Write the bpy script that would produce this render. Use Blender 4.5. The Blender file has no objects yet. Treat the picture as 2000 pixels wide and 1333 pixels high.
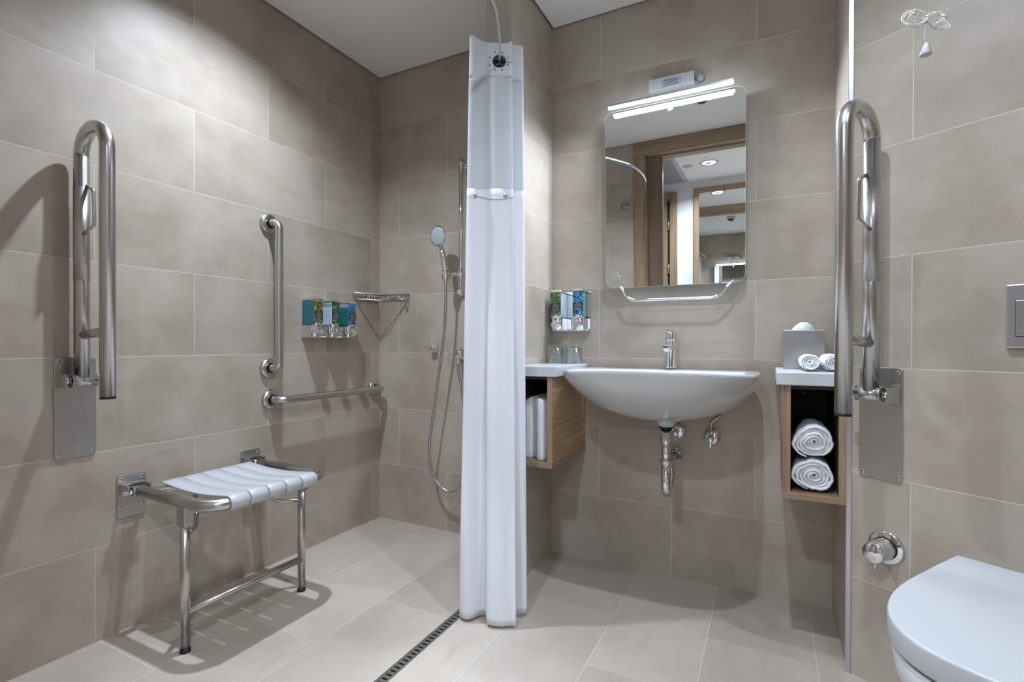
import bpy, bmesh, math, random
from mathutils import Vector, Matrix, Euler
random.seed(7)
PI = math.pi
SC = bpy.context.scene
COL = SC.collection

# ------------------------------------------------------------------ helpers
class MB:
    """collects shapes in a bmesh"""
    def __init__(s):
        s.bm = bmesh.new()
    def _add(s, verts, faces, smooth=False):
        vs = [s.bm.verts.new(v) for v in verts]
        for f in faces:
            try:
                fc = s.bm.faces.new([vs[i] for i in f]); fc.smooth = smooth
            except ValueError:
                pass
        return vs
    def box(s, a, b, bev=0.0, seg=2):
        x0, y0, z0 = a; x1, y1, z1 = b
        v = [(x0,y0,z0),(x1,y0,z0),(x1,y1,z0),(x0,y1,z0),(x0,y0,z1),(x1,y0,z1),(x1,y1,z1),(x0,y1,z1)]
        f = [(0,3,2,1),(4,5,6,7),(0,1,5,4),(1,2,6,5),(2,3,7,6),(3,0,4,7)]
        if bev <= 0:
            s._add(v, f); return s
        t = bmesh.new()
        vs = [t.verts.new(p) for p in v]
        for q in f: t.faces.new([vs[i] for i in q])
        bmesh.ops.bevel(t, geom=t.edges[:], offset=bev, segments=seg, affect='EDGES', profile=0.5)
        s.merge(t, False); return s
    def merge(s, t, smooth=None):
        idx = {}
        for v in t.verts: idx[v] = s.bm.verts.new(v.co)
        for f in t.faces:
            try:
                nf = s.bm.faces.new([idx[v] for v in f.verts]); nf.smooth = f.smooth if smooth is None else smooth
            except ValueError:
                pass
        t.free()
    def prism(s, pts, d0, d1, axis='z', bev=0.0, seg=2, smooth=False):
        """extrude a 2D polygon; axis z: (x,y); axis y: (x,z); axis x: (y,z)"""
        def m(p, d):
            if axis == 'z': return (p[0], p[1], d)
            if axis == 'y': return (p[0], d, p[1])
            return (d, p[0], p[1])
        n = len(pts)
        t = bmesh.new()
        a = [t.verts.new(m(p, d0)) for p in pts]; b = [t.verts.new(m(p, d1)) for p in pts]
        t.faces.new(a); t.faces.new(b[::-1])
        for i in range(n):
            f = t.faces.new((a[i], b[i], b[(i+1)%n], a[(i+1)%n])); f.smooth = smooth
        bmesh.ops.recalc_face_normals(t, faces=t.faces[:])
        if bev > 0:
            ed = [e for e in t.edges if len(e.link_faces) == 2 and e.calc_face_angle(0) > 0.6]
            bmesh.ops.bevel(t, geom=ed, offset=bev, segments=seg, affect='EDGES', profile=0.5)
        s.merge(t); return s
    def tube(s, pts, r, n=16, closed=False, caps=True, rs=None):
        P = [Vector(p) for p in pts]; N = len(P)
        T = []
        for i in range(N):
            if closed: d = P[(i+1)%N] - P[i-1]
            elif i == 0: d = P[1]-P[0]
            elif i == N-1: d = P[-1]-P[-2]
            else: d = (P[i+1]-P[i]).normalized() + (P[i]-P[i-1]).normalized()
            T.append(d.normalized())
        up = Vector((0,0,1)) if abs(T[0].z) < .9 else Vector((1,0,0))
        u = T[0].cross(up).normalized()
        rings = []
        for i in range(N):
            if i:
                q = T[i-1].rotation_difference(T[i]); u = q @ u
            u = (u - T[i]*u.dot(T[i])).normalized(); w = T[i].cross(u)
            rr = rs[i] if rs else r
            k = 1.0
            if not closed and 0 < i < N-1:
                c = max(.5, T[i].dot((P[i+1]-P[i]).normalized())); k = 1/c
            rings.append([s.bm.verts.new(P[i] + (u*math.cos(2*PI*j/n) + w*math.sin(2*PI*j/n))*rr) for j in range(n)])
        M = N if closed else N-1
        for i in range(M):
            A = rings[i]; B = rings[(i+1)%N]
            for j in range(n):
                f = s.bm.faces.new((A[j], A[(j+1)%n], B[(j+1)%n], B[j])); f.smooth = True
        if caps and not closed:
            s.bm.faces.new(rings[0][::-1]); s.bm.faces.new(rings[-1])
        return s
    def cyl(s, a, b, r, r2=None, n=28):
        return s.tube([a, b], r, n, rs=[r, r if r2 is None else r2])
    def lathe(s, prof, c=(0,0,0), axis='z', n=36):
        """prof: (radius, height) list; axis direction z, y or x"""
        def m(r, h, t):
            x, y = r*math.cos(t), r*math.sin(t)
            if axis == 'z': v = (x, y, h)
            elif axis == 'y': v = (x, h, -y)
            elif axis == '-y': v = (x, -h, y)
            else: v = (h, x, y)
            return (c[0]+v[0], c[1]+v[1], c[2]+v[2])
        rings = []
        for r, h in prof:
            if r < 1e-6: rings.append([s.bm.verts.new(m(0, h, 0))])
            else: rings.append([s.bm.verts.new(m(r, h, 2*PI*j/n)) for j in range(n)])
        for A, B in zip(rings, rings[1:]):
            for j in range(n):
                a0, a1 = A[j % len(A)], A[(j+1) % len(A)]; b0, b1 = B[j % len(B)], B[(j+1) % len(B)]
                q = []
                for v in (a0, a1, b1, b0):
                    if v not in q: q.append(v)
                if len(q) > 2:
                    try:
                        f = s.bm.faces.new(q); f.smooth = True
                    except ValueError: pass
        return s
    def torus(s, c, R, r, axis='z', n=32, k=10):
        pts = []
        for i in range(n):
            t = 2*PI*i/n; x, y = R*math.cos(t), R*math.sin(t)
            pts.append({'z': (c[0]+x, c[1]+y, c[2]), 'y': (c[0]+x, c[1], c[2]+y), 'x': (c[0], c[1]+x, c[2]+y)}[axis])
        return s.tube(pts, r, k, closed=True)
    def ball(s, c, r, sc=(1,1,1), n=16):
        t = bmesh.new(); bmesh.ops.create_uvsphere(t, u_segments=n*2, v_segments=n, radius=r)
        for v in t.verts: v.co = Vector((v.co.x*sc[0]+c[0], v.co.y*sc[1]+c[1], v.co.z*sc[2]+c[2]))
        s.merge(t, True); return s
    def grid(s, rows, smooth=True, closed_u=False, cap0=False, cap1=False):
        R = [[s.bm.verts.new(p) for p in r] for r in rows]
        for A, B in zip(R, R[1:]):
            n = len(A)
            for j in range(n if closed_u else n-1):
                f = s.bm.faces.new((A[j], A[(j+1)%n], B[(j+1)%n], B[j])); f.smooth = smooth
        if cap0: f = s.bm.faces.new(R[0][::-1]); f.smooth = False
        if cap1: f = s.bm.faces.new(R[-1]); f.smooth = False
        return s
    def build(s, name, m, parent=None, autosmooth=True, keep=False):
        bm = s.bm
        if not keep: bmesh.ops.recalc_face_normals(bm, faces=bm.faces[:])
        me = bpy.data.meshes.new(name); bm.to_mesh(me); bm.free()
        me.materials.append(m)
        o = bpy.data.objects.new(name, me); COL.objects.link(o)
        if parent is not None: o.parent = parent
        return o

def fillet(pts, r, n=8):
    """round the corners of a polyline"""
    P = [Vector(p) for p in pts]; out = [P[0]]
    for i in range(1, len(P)-1):
        rr = r[i-1] if isinstance(r, (list, tuple)) else r
        a = (P[i-1]-P[i]); b = (P[i+1]-P[i]); la, lb = a.length, b.length; a.normalize(); b.normalize()
        ang = a.angle(b); t = min(rr/math.tan(ang/2), la*.499, lb*.499); rr2 = t*math.tan(ang/2)
        cdir = (a+b).normalized(); c = P[i] + cdir*(rr2/math.sin(ang/2))
        s0 = P[i]+a*t - c; s1 = P[i]+b*t - c; om = s0.angle(s1)
        for k in range(n+1):
            out.append(c + (s0*math.sin((1-k/n)*om) + s1*math.sin(k/n*om))/math.sin(om))
    out.append(P[-1]); return out
def spline(ctrl, per=8):
    P = [Vector(p) for p in ctrl]; out = []
    Q = [P[0]*2-P[1]] + P + [P[-1]*2-P[-2]]
    for i in range(1, len(Q)-2):
        a, b, c, d = Q[i-1:i+3]
        for k in range(per):
            t = k/per
            out.append(0.5*((2*b)+(c-a)*t+(2*a-5*b+4*c-d)*t*t+(3*b-a-3*c+d)*t**3))
    out.append(P[-1]); return out
def rrect(x0, y0, x1, y1, r, n=6):
    o = []
    for cx, cy, a in ((x1-r,y1-r,0),(x0+r,y1-r,90),(x0+r,y0+r,180),(x1-r,y0+r,270)):
        for k in range(n+1):
            t = math.radians(a+90*k/n); o.append((cx+r*math.cos(t), cy+r*math.sin(t)))
    return o
def empty(name, label, cat, loc=(0,0,0), rz=0.0, group=None):
    o = bpy.data.objects.new(name, None); COL.objects.link(o); o.empty_display_size = .05
    o.location = loc; o.rotation_euler = (0,0,rz)
    return tag(o, label, cat, group)
def tag(o, label, cat, group=None):
    o['label'] = label; o['category'] = cat
    if group: o['group'] = group
    return o
def structure(o):
    o['kind'] = 'structure'; return o
def dup(root, loc=None, rz=None, label=None):
    r = root.copy(); COL.objects.link(r)
    if loc is not None: r.location = loc
    if rz is not None: r.rotation_euler = (0,0,rz)
    if label: r['label'] = label
    for ch in list(root.children):
        c = ch.copy(); COL.objects.link(c); c.parent = r
        for g in list(ch.children):
            d = g.copy(); COL.objects.link(d); d.parent = c
    return r
def text_mesh(name, body, size, m, parent, loc, rot, depth=.0004, label=None):
    cu = bpy.data.curves.new(name, 'FONT'); cu.body = body; cu.size = size; cu.extrude = depth; cu.align_x = 'CENTER'; cu.align_y = 'CENTER'
    t = bpy.data.objects.new(name+'_tmp', cu); COL.objects.link(t)
    dg = bpy.context.evaluated_depsgraph_get(); me = bpy.data.meshes.new_from_object(t.evaluated_get(dg))
    bpy.data.objects.remove(t); bpy.data.curves.remove(cu)
    me.materials.clear(); me.materials.append(m)
    o = bpy.data.objects.new(name, me); COL.objects.link(o); o.parent = parent; o.location = loc; o.rotation_euler = rot
    if label: o['label'] = label
    return o

# ------------------------------------------------------------------ materials
def lin(c):
    return tuple(((v/12.92) if v <= .04045 else ((v+.055)/1.055)**2.4) for v in [x/255 for x in c]) + (1,)
def mat(name, col, rough=.5, metal=0.0, spec=.5, **k):
    m = bpy.data.materials.new(name); m.use_nodes = True
    b = m.node_tree.nodes['Principled BSDF']
    b.inputs['Base Color'].default_value = col if len(col) == 4 else tuple(col)+(1,)
    b.inputs['Roughness'].default_value = rough; b.inputs['Metallic'].default_value = metal
    b.inputs['Specular IOR Level'].default_value = spec
    for n, v in k.items():
        b.inputs[n.replace('_', ' ')].default_value = v
    return m
def N(m, t, **k):
    n = m.node_tree.nodes.new(t)
    for a, v in k.items(): setattr(n, a, v)
    return n
def L(m, a, b): m.node_tree.links.new(a, b)
def ramp(m, src, stops):
    r = N(m, 'ShaderNodeValToRGB'); e = r.color_ramp.elements
    e[0].position, e[0].color = stops[0]; e[1].position, e[1].color = stops[-1]
    for p, c in stops[1:-1]:
        x = e.new(p); x.color = c
    L(m, src, r.inputs[0]); return r
def bump(m, src, st, dist=.001, prev=None):
    b = N(m, 'ShaderNodeBump'); b.inputs['Strength'].default_value = st; b.inputs['Distance'].default_value = dist
    L(m, src, b.inputs['Height'])
    if prev is not None: L(m, prev.outputs[0], b.inputs['Normal'])
    return b
def noise(m, vec, scale, detail=4, rough=.55, w=None, dims='3D'):
    n = N(m, 'ShaderNodeTexNoise'); n.noise_dimensions = '4D' if w is not None else dims
    n.inputs['Scale'].default_value = scale; n.inputs['Detail'].default_value = detail; n.inputs['Roughness'].default_value = rough
    if vec is not None: L(m, vec, n.inputs['Vector'])
    if w is not None: L(m, w, n.inputs['W'])
    return n
def mixc(m, fac, a, b, mode='MIX'):
    x = N(m, 'ShaderNodeMix'); x.data_type = 'RGBA'; x.blend_type = mode
    for s, i in ((fac, 0), (a, 6), (b, 7)):
        if isinstance(s, (int, float)): x.inputs[i].default_value = s
        elif isinstance(s, tuple): x.inputs[i].default_value = s
        else: L(m, s, x.inputs[i])
    return x.outputs[2]

def tile_mat(name, w, h, base, dark, grout, rough=.42, gw=.0012):
    m = mat(name, base, rough); b = m.node_tree.nodes['Principled BSDF']
    uv = N(m, 'ShaderNodeUVMap'); uv.uv_map = 'UVMap'
    br = N(m, 'ShaderNodeTexBrick'); br.offset = .5; br.offset_frequency = 2; br.squash = 1
    for k, v in (('Color1', (0,0,0,1)), ('Color2', (1,1,1,1)), ('Mortar', (0,0,0,1)), ('Scale', 1.0), ('Mortar Size', gw), ('Mortar Smooth', .15), ('Bias', 0.0), ('Brick Width', w), ('Row Height', h)):
        br.inputs[k].default_value = v
    L(m, uv.outputs[0], br.inputs['Vector'])
    sep = N(m, 'ShaderNodeSeparateColor'); L(m, br.outputs['Color'], sep.inputs[0])
    ww = N(m, 'ShaderNodeMath', operation='MULTIPLY'); ww.inputs[1].default_value = 37.0; L(m, sep.outputs[0], ww.inputs[0])
    n1 = noise(m, uv.outputs[0], 3.2, 6, .62, ww.outputs[0])
    mp = N(m, 'ShaderNodeMapping'); mp.inputs['Scale'].default_value = (1.0, 4.5, 1.0); L(m, uv.outputs[0], mp.inputs['Vector'])
    n2 = noise(m, mp.outputs[0], 4.0, 5, .6, ww.outputs[0])
    n3 = noise(m, uv.outputs[0], 34.0, 6, .75, ww.outputs[0])
    r1 = ramp(m, n1.outputs[0], [(.38, dark), (.57, base)])
    lighter = tuple(min(1, c*1.10) for c in base[:3])+(1,)
    r1b = mixc(m, .22, r1.outputs[0], lighter)
    r2 = ramp(m, n2.outputs[0], [(.56, (0,0,0,1)), (.70, (1,1,1,1))])
    brown = (base[0]*.86, base[1]*.76, base[2]*.66, 1)
    f2 = N(m, 'ShaderNodeMath', operation='MULTIPLY'); f2.inputs[1].default_value = .55; L(m, r2.outputs[0], f2.inputs[0])
    c2 = mixc(m, f2.outputs[0], r1b, brown)
    r3 = ramp(m, n3.outputs[0], [(.58, (0,0,0,1)), (.72, (1,1,1,1))])
    f3 = N(m, 'ShaderNodeMath', operation='MULTIPLY'); f3.inputs[1].default_value = .38; L(m, r3.outputs[0], f3.inputs[0])
    c3 = mixc(m, f3.outputs[0], c2, tuple(c*.62 for c in base[:3])+(1,))
    tv = N(m, 'ShaderNodeMapRange'); tv.inputs['To Min'].default_value = .93; tv.inputs['To Max'].default_value = 1.05; L(m, sep.outputs[0], tv.inputs[0])
    c4 = N(m, 'ShaderNodeVectorMath', operation='SCALE'); L(m, c3, c4.inputs[0]); L(m, tv.outputs[0], c4.inputs['Scale'])
    c5 = mixc(m, br.outputs['Fac'], c4.outputs[0], grout)
    L(m, c5, b.inputs['Base Color'])
    rr = N(m, 'ShaderNodeMapRange'); rr.inputs['To Min'].default_value = rough; rr.inputs['To Max'].default_value = .85; L(m, br.outputs['Fac'], rr.inputs[0]); L(m, rr.outputs[0], b.inputs['Roughness'])
    inv = N(m, 'ShaderNodeMath', operation='SUBTRACT'); inv.inputs[0].default_value = 1; L(m, br.outputs['Fac'], inv.inputs[1])
    bb = bump(m, inv.outputs[0], .5, .0012); b2 = bump(m, n3.outputs[0], .05, .001, bb)
    L(m, b2.outputs[0], b.inputs['Normal'])
    return m

TB = (.462, .404, .334, 1); TD = (.335, .283, .220, 1); TG = (.63, .575, .49, 1)
FB = (.49, .432, .362, 1); FD = (.415, .358, .291, 1); FG = (.62, .575, .50, 1)
M_WA = tile_mat('tile_wall_long', .6154, .3, TB, TD, TG)
M_W = tile_mat('tile_wall', .605, .3, TB, TD, TG)
M_FL = tile_mat('tile_floor', .605, .3025, FB, FD, FG, .38, .0011)
M_CEIL = mat('ceiling_paint', (.88,.88,.86), .9)
_n = noise(M_CEIL, None, 60, 3); L(M_CEIL, bump(M_CEIL, _n.outputs[0], .04).outputs[0], M_CEIL.node_tree.nodes['Principled BSDF'].inputs['Normal'])
M_PAINT = mat('white_paint', (.80,.81,.82), .8)
_n = noise(M_PAINT, None, 80, 3); L(M_PAINT, bump(M_PAINT, _n.outputs[0], .04).outputs[0], M_PAINT.node_tree.nodes['Principled BSDF'].inputs['Normal'])
M_DARK = mat('dark_void', (.012,.012,.013), .8)

def metal_mat(name, col, rough, brushed=0.0, axis=2):
    m = mat(name, col, rough, 1.0); b = m.node_tree.nodes['Principled BSDF']
    if brushed:
        tc = N(m, 'ShaderNodeTexCoord'); mp = N(m, 'ShaderNodeMapping'); s = [260, 260, 260]; s[axis] = 5
        mp.inputs['Scale'].default_value = s; L(m, tc.outputs['Object'], mp.inputs['Vector'])
        n = noise(m, mp.outputs[0], 1.0, 3)
        r = N(m, 'ShaderNodeMapRange'); r.inputs['To Min'].default_value = rough-.06; r.inputs['To Max'].default_value = rough+.10; L(m, n.outputs[0], r.inputs[0]); L(m, r.outputs[0], b.inputs['Roughness'])
        L(m, bump(m, n.outputs[0], brushed, .0006).outputs[0], b.inputs['Normal'])
    return m
M_STEEL = metal_mat('satin_steel', (.57,.555,.535), .27)
M_PLATE = metal_mat('brushed_plate', (.50,.485,.465), .34, .10, 2)
M_BOX = metal_mat('brushed_box', (.44,.44,.435), .30, .10, 0)
M_CHROME = metal_mat('chrome', (.82,.83,.85), .06)
M_WIRE = metal_mat('wire_chrome', (.50,.49,.47), .22)
M_ALU = metal_mat('aluminium', (.58,.60,.64), .30, .06, 2)
M_MIRROR = metal_mat('mirror_silver', (.86,.88,.875), .0)
M_ETCH = metal_mat('etched_steel', (.58,.565,.545), .44)
M_BLACK = mat('black_rubber', (.012,.012,.014), .55)
M_CER = mat('white_ceramic', (.60,.61,.62), .10, 0, .5, Coat_Weight=.4, Coat_Roughness=.05)
M_PLAS = mat('white_plastic', (.49,.50,.51), .32)
M_SOLID = mat('white_solid_surface', (.56,.58,.59), .28)
M_CORD = mat('cream_cord', (.83,.83,.76), .7)
M_RED = mat('dark_red_lens', (.10,.006,.012), .2)
M_GREYP = mat('grey_plastic', (.30,.31,.34), .35)
M_NAVY = mat('navy_print', (.06,.09,.20), .6)

def cloth(name, col, trans, scale=900, rough=.8, st=.10):
    m = bpy.data.materials.new(name); m.use_nodes = True; nt = m.node_tree
    b = nt.nodes['Principled BSDF']; b.inputs['Base Color'].default_value = col; b.inputs['Roughness'].default_value = rough
    b.inputs['Sheen Weight'].default_value = .15
    n = noise(m, None, scale, 2)
    n.inputs['Scale'].default_value = scale
    tc = N(m, 'ShaderNodeTexCoord'); L(m, tc.outputs['Object'], n.inputs['Vector'])
    bp = bump(m, n.outputs[0], st, .0006); L(m, bp.outputs[0], b.inputs['Normal'])
    if trans > 0:
        t = N(m, 'ShaderNodeBsdfTranslucent'); t.inputs['Color'].default_value = col
        x = N(m, 'ShaderNodeMixShader'); x.inputs[0].default_value = trans
        L(m, b.outputs[0], x.inputs[1]); L(m, t.outputs[0], x.inputs[2])
        L(m, x.outputs[0], nt.nodes['Material Output'].inputs[0])
    return m
M_LINER = cloth('curtain_satin', (.85,.85,.88,1), .24, 700, .55, .05)
M_SHEER = cloth('curtain_sheer', (.78,.80,.82,1), .42, 500, .7, .05)
M_HEAD = cloth('curtain_header', (.84,.85,.88,1), .30, 500, .6, .05)
M_TOWEL = cloth('towel_terry', (.80,.80,.82,1), 0, 330, .95, .9)
M_TISSUE = cloth('tissue_paper', (.86,.87,.88,1), .3, 300, .9, .1)

def wood(name, c0, c1, c2, axis, sc=1.0):
    """oak veneer; grain runs along axis"""
    m = mat(name, c1, .45); b = m.node_tree.nodes['Principled BSDF']
    tc = N(m, 'ShaderNodeTexCoord'); mp = N(m, 'ShaderNodeMapping'); s = [34*sc]*3; s[axis] = 1.7*sc
    mp.inputs['Scale'].default_value = s; L(m, tc.outputs['Object'], mp.inputs['Vector'])
    n = noise(m, mp.outputs[0], 1.0, 5, .6)
    s2 = [170*sc]*3; s2[axis] = 4*sc
    mp2 = N(m, 'ShaderNodeMapping'); mp2.inputs['Scale'].default_value = s2; L(m, tc.outputs['Object'], mp2.inputs['Vector'])
    n2 = noise(m, mp2.outputs[0], 1.0, 3, .6)
    r = ramp(m, n.outputs[0], [(.30, c0), (.5, c1), (.70, c2)])
    r2 = ramp(m, n2.outputs[0], [(.35, (.72,.70,.68,1)), (.6, (1,1,1,1))])
    L(m, mixc(m, .8, r.outputs[0], r2.outputs[0], 'MULTIPLY'), b.inputs['Base Color'])
    L(m, bump(m, n2.outputs[0], .12, .0006).outputs[0], b.inputs['Normal'])
    return m
OK = ((.36,.225,.125,1), (.52,.355,.215,1), (.64,.46,.30,1))
OKD = [tuple(v*.66 for v in c[:3])+(1,) for c in OK]
M_OAKY = wood('oak_grain_deep', *OK, 1)
M_OAKZ = wood('oak_grain_upright', *OKD, 2)
M_OAKX = wood('oak_grain_across', *OKD, 0)
OD = ((.15,.095,.052,1), (.19,.125,.070,1), (.235,.16,.095,1))
M_DOOR = wood('oak_door', *OD, 2, .6)
M_CASEX = wood('oak_casing_across', *OKD, 0, .6)
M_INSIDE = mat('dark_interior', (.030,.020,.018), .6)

def liquid(name, col):
    m = mat(name, col, .12, 0, .5, Coat_Weight=.6, Coat_Roughness=.05)
    b = m.node_tree.nodes['Principled BSDF']
    t = N(m, 'ShaderNodeBsdfTranslucent'); t.inputs['Color'].default_value = col
    x = N(m, 'ShaderNodeMixShader'); x.inputs[0].default_value = .3
    L(m, b.outputs[0], x.inputs[1]); L(m, t.outputs[0], x.inputs[2]); L(m, x.outputs[0], m.node_tree.nodes['Material Output'].inputs[0])
    return m
M_TEAL = liquid('teal_gel', (.035,.19,.24,1)); M_GREEN = liquid('green_gel', (.02,.20,.18,1)); M_MILK = liquid('white_lotion', (.62,.74,.86,1)); M_SAGE = liquid('sage_gel', (.20,.36,.31,1))
def glass(name, rough=0.0, col=(1,1,1,1), ior=1.45):
    m = bpy.data.materials.new(name); m.use_nodes = True; nt = m.node_tree; nt.nodes.remove(nt.nodes['Principled BSDF'])
    g = N(m, 'ShaderNodeBsdfGlossy'); g.inputs['Roughness'].default_value = .03
    t = N(m, 'ShaderNodeBsdfTransparent'); t.inputs[0].default_value = (.93,.95,.95,1)
    lw = N(m, 'ShaderNodeLayerWeight'); lw.inputs['Blend'].default_value = .35
    f = N(m, 'ShaderNodeMapRange'); f.inputs['To Min'].default_value = .04; f.inputs['To Max'].default_value = .75; L(m, lw.outputs['Facing'], f.inputs[0])
    x = N(m, 'ShaderNodeMixShader'); L(m, f.outputs[0], x.inputs[0]); L(m, t.outputs[0], x.inputs[1]); L(m, g.outputs[0], x.inputs[2])
    L(m, x.outputs[0], nt.nodes['Material Output'].inputs[0]); return m
M_GLASS = glass('clear_glass')
M_ACRYL = mat('smoky_acrylic', (.42,.47,.52), .15, 0, .5, Alpha=.55)
def label_mat(name, cols, seed):
    """printed foliage picture with thin pale lines of small print"""
    m = mat(name, cols[0], .35); b = m.node_tree.nodes['Principled BSDF']
    tc = N(m, 'ShaderNodeTexCoord'); mp = N(m, 'ShaderNodeMapping'); mp.inputs['Location'].default_value = (seed, seed*.7, 0); L(m, tc.outputs['Object'], mp.inputs['Vector'])
    v = N(m, 'ShaderNodeTexVoronoi'); v.inputs['Scale'].default_value = 210; L(m, mp.outputs[0], v.inputs['Vector'])
    n = noise(m, mp.outputs[0], 60, 3)
    sp = N(m, 'ShaderNodeSeparateColor'); L(m, v.outputs['Color'], sp.inputs[0])
    ad = N(m, 'ShaderNodeMath', operation='MULTIPLY'); L(m, sp.outputs[0], ad.inputs[0]); L(m, n.outputs[0], ad.inputs[1])
    r = ramp(m, ad.outputs[0], [(.08, cols[0]), (.24, cols[1]), (.50, cols[2])])
    L(m, r.outputs[0], b.inputs['Base Color']); return m
M_LB1 = label_mat('leaf_print_yellow', ((.012,.02,.008,1), (.10,.10,.02,1), (.55,.50,.16,1)), 1.3)
M_LB2 = label_mat('leaf_print_green', ((.008,.03,.02,1), (.02,.10,.06,1), (.16,.34,.14,1)), 2.1)
M_LB3 = label_mat('leaf_print_blue', ((.01,.02,.05,1), (.03,.12,.26,1), (.12,.34,.62,1)), 3.7)
M_LB4 = label_mat('leaf_print_olive', ((.02,.035,.02,1), (.07,.12,.04,1), (.25,.36,.13,1)), 5.2)
M_LB5 = label_mat('leaf_print_cyan', ((.005,.015,.03,1), (.02,.10,.22,1), (.10,.45,.85,1)), 6.4)
M_PRINT = mat('pale_print', (.55,.58,.55), .5)
def emit(name, col, st):
    m = bpy.data.materials.new(name); m.use_nodes = True; nt = m.node_tree; nt.nodes.remove(nt.nodes['Principled BSDF'])
    e = N(m, 'ShaderNodeEmission'); e.inputs[0].default_value = col; e.inputs[1].default_value = st
    L(m, e.outputs[0], nt.nodes['Material Output'].inputs[0]); return m
LAMP = (.735, .835, 1.0)
M_LED = emit('led_strip', LAMP+(1,), 48.0)
M_DISC = emit('lamp_disc', LAMP+(1,), 30.0)

# ------------------------------------------------------------------ room shell
CS, CM = 2.3746, 2.357            # ceiling heights: shower side, basin side
XP0, XP1, YP = .901, 1.0082, -.4053   # partition pier
XF, YF = 2.086, -.379             # return by the angled wall
YD, YD2 = -1.875, -1.99            # door wall
YC = -3.17                        # far wall of the corridor
ANG = 0.54844; EO = .76394        # angled wall
NE = Vector((math.sin(ANG), math.cos(ANG), 0)); TE = Vector((math.cos(ANG), -math.sin(ANG), 0))
S0E = 1.979
XR = 3.3; YR = (EO - NE.x*XR)/NE.y
RZA, RZE = PI/2, -ANG
TOP = 2.46
def wall(name, p0, p1, mt, u0, v0, th=.1, z0=-.05, z1=TOP, ext=(0,0)):
    """slab whose visible face runs from p0 to p1 (left to right seen from the room); body lies behind it"""
    a = Vector((p0[0], p0[1], 0)); b = Vector((p1[0], p1[1], 0)); d = (b-a).normalized(); n = Vector((-d.y, d.x, 0))
    a2 = a - d*ext[0]; b2 = b + d*ext[1]
    bm = bmesh.new(); uvl = bm.loops.layers.uv.new('UVMap')
    vs = [bm.verts.new(p+Vector((0,0,z))) for z in (z0, z1) for p in (a, b, b2+n*th, a2+n*th)]
    for f in ((0,3,2,1),(4,5,6,7),(0,1,5,4),(1,2,6,5),(2,3,7,6),(3,0,4,7)):
        bm.faces.new([vs[i] for i in f])
    bmesh.ops.recalc_face_normals(bm, faces=bm.faces[:])
    for f in bm.faces:
        for l in f.loops:
            q = l.vert.co; l[uvl].uv = ((q-a).dot(d) + u0, q.z + v0)
    me = bpy.data.meshes.new(name); bm.to_mesh(me); bm.free(); me.materials.append(mt)
    o = bpy.data.objects.new(name, me); COL.objects.link(o); return structure(o)
VA = 2.4 - .298; VD = 2.4 - .2836; VE = 2.4 - .2788
# u offsets are chosen so that the joints fall where they do in the room
wall('wall_left', (0, YD), (0, 0), M_WA, YD + .0657 + 6.154, VA, ext=(.1,.1))
wall('wall_back_left', (0, 0), (XP0, 0), M_W, 0 - .1345 + 6.05 - .3025 + .3025*1 + .3025, VA)
wall('wall_back_right', (XP1, 0), (XF, 0), M_W, XP1 - 1.2305 + 6.05 + .3025, VD)
# pier between shower and basin
def pier():
    bm = bmesh.new(); uvl = bm.loops.layers.uv.new('UVMap')
    vs = [bm.verts.new((x, y, z)) for z in (-.05, TOP) for x, y in ((XP0,YP),(XP1,YP),(XP1,.1),(XP0,.1))]
    for f in ((0,3,2,1),(4,5,6,7),(0,1,5,4),(1,2,6,5),(2,3,7,6),(3,0,4,7)): bm.faces.new([vs[i] for i in f])
    bmesh.ops.recalc_face_normals(bm, faces=bm.faces[:])
    for f in bm.faces:
        for l in f.loops:
            q = l.vert.co
            l[uvl].uv = ((q.y + .30 + 6.05 if abs(f.normal.x) > .5 else q.x + 5.4), q.z + VD)
    me = bpy.data.meshes.new('wall_partition'); bm.to_mesh(me); bm.free(); me.materials.append(M_W)
    o = bpy.data.objects.new('wall_partition', me); COL.objects.link(o); structure(o)
pier()
wall('wall_return', (XF, 0), (XF, YF), M_W, 6.1, VD, th=.06)
wall('wall_right', (XF, YF), (XR, YR), M_W, S0E - 2.130 + 6.05 + .3025, VE, ext=(-.03, .1))
wall('wall_far_right', (XR, YR), (XR, YD2), M_W, 6.2, VE)
# door wall: left part, right part, lintel
DX0, DX1, DH = 1.05, 2.08, 2.258
wall('wall_front_left', (DX0, YD), (0, YD), M_W, 6.05 + .02, VD, th=YD-YD2)
wall('wall_front_right', (XR, YD), (DX1, YD), M_W, 6.2, VD, th=YD-YD2)
wall('wall_front_lintel', (DX1, YD), (DX0, YD), M_W, 6.2, VD, th=YD-YD2, z0=DH)
# corridor (its far wall is a touch out of square)
RC = .022
def cw(x): return YC - (x-1.5)*math.tan(RC)
wall('wall_corridor_far', (3.4, cw(3.4)), (-.3, cw(-.3)), M_PAINT, 0, 0)
wall('wall_corridor_left', (-.3, cw(-.3)), (-.3, YD2), M_PAINT, 0, 0)
wall('wall_corridor_right', (3.4, YD2), (3.4, cw(3.4)), M_PAINT, 0, 0)

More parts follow.
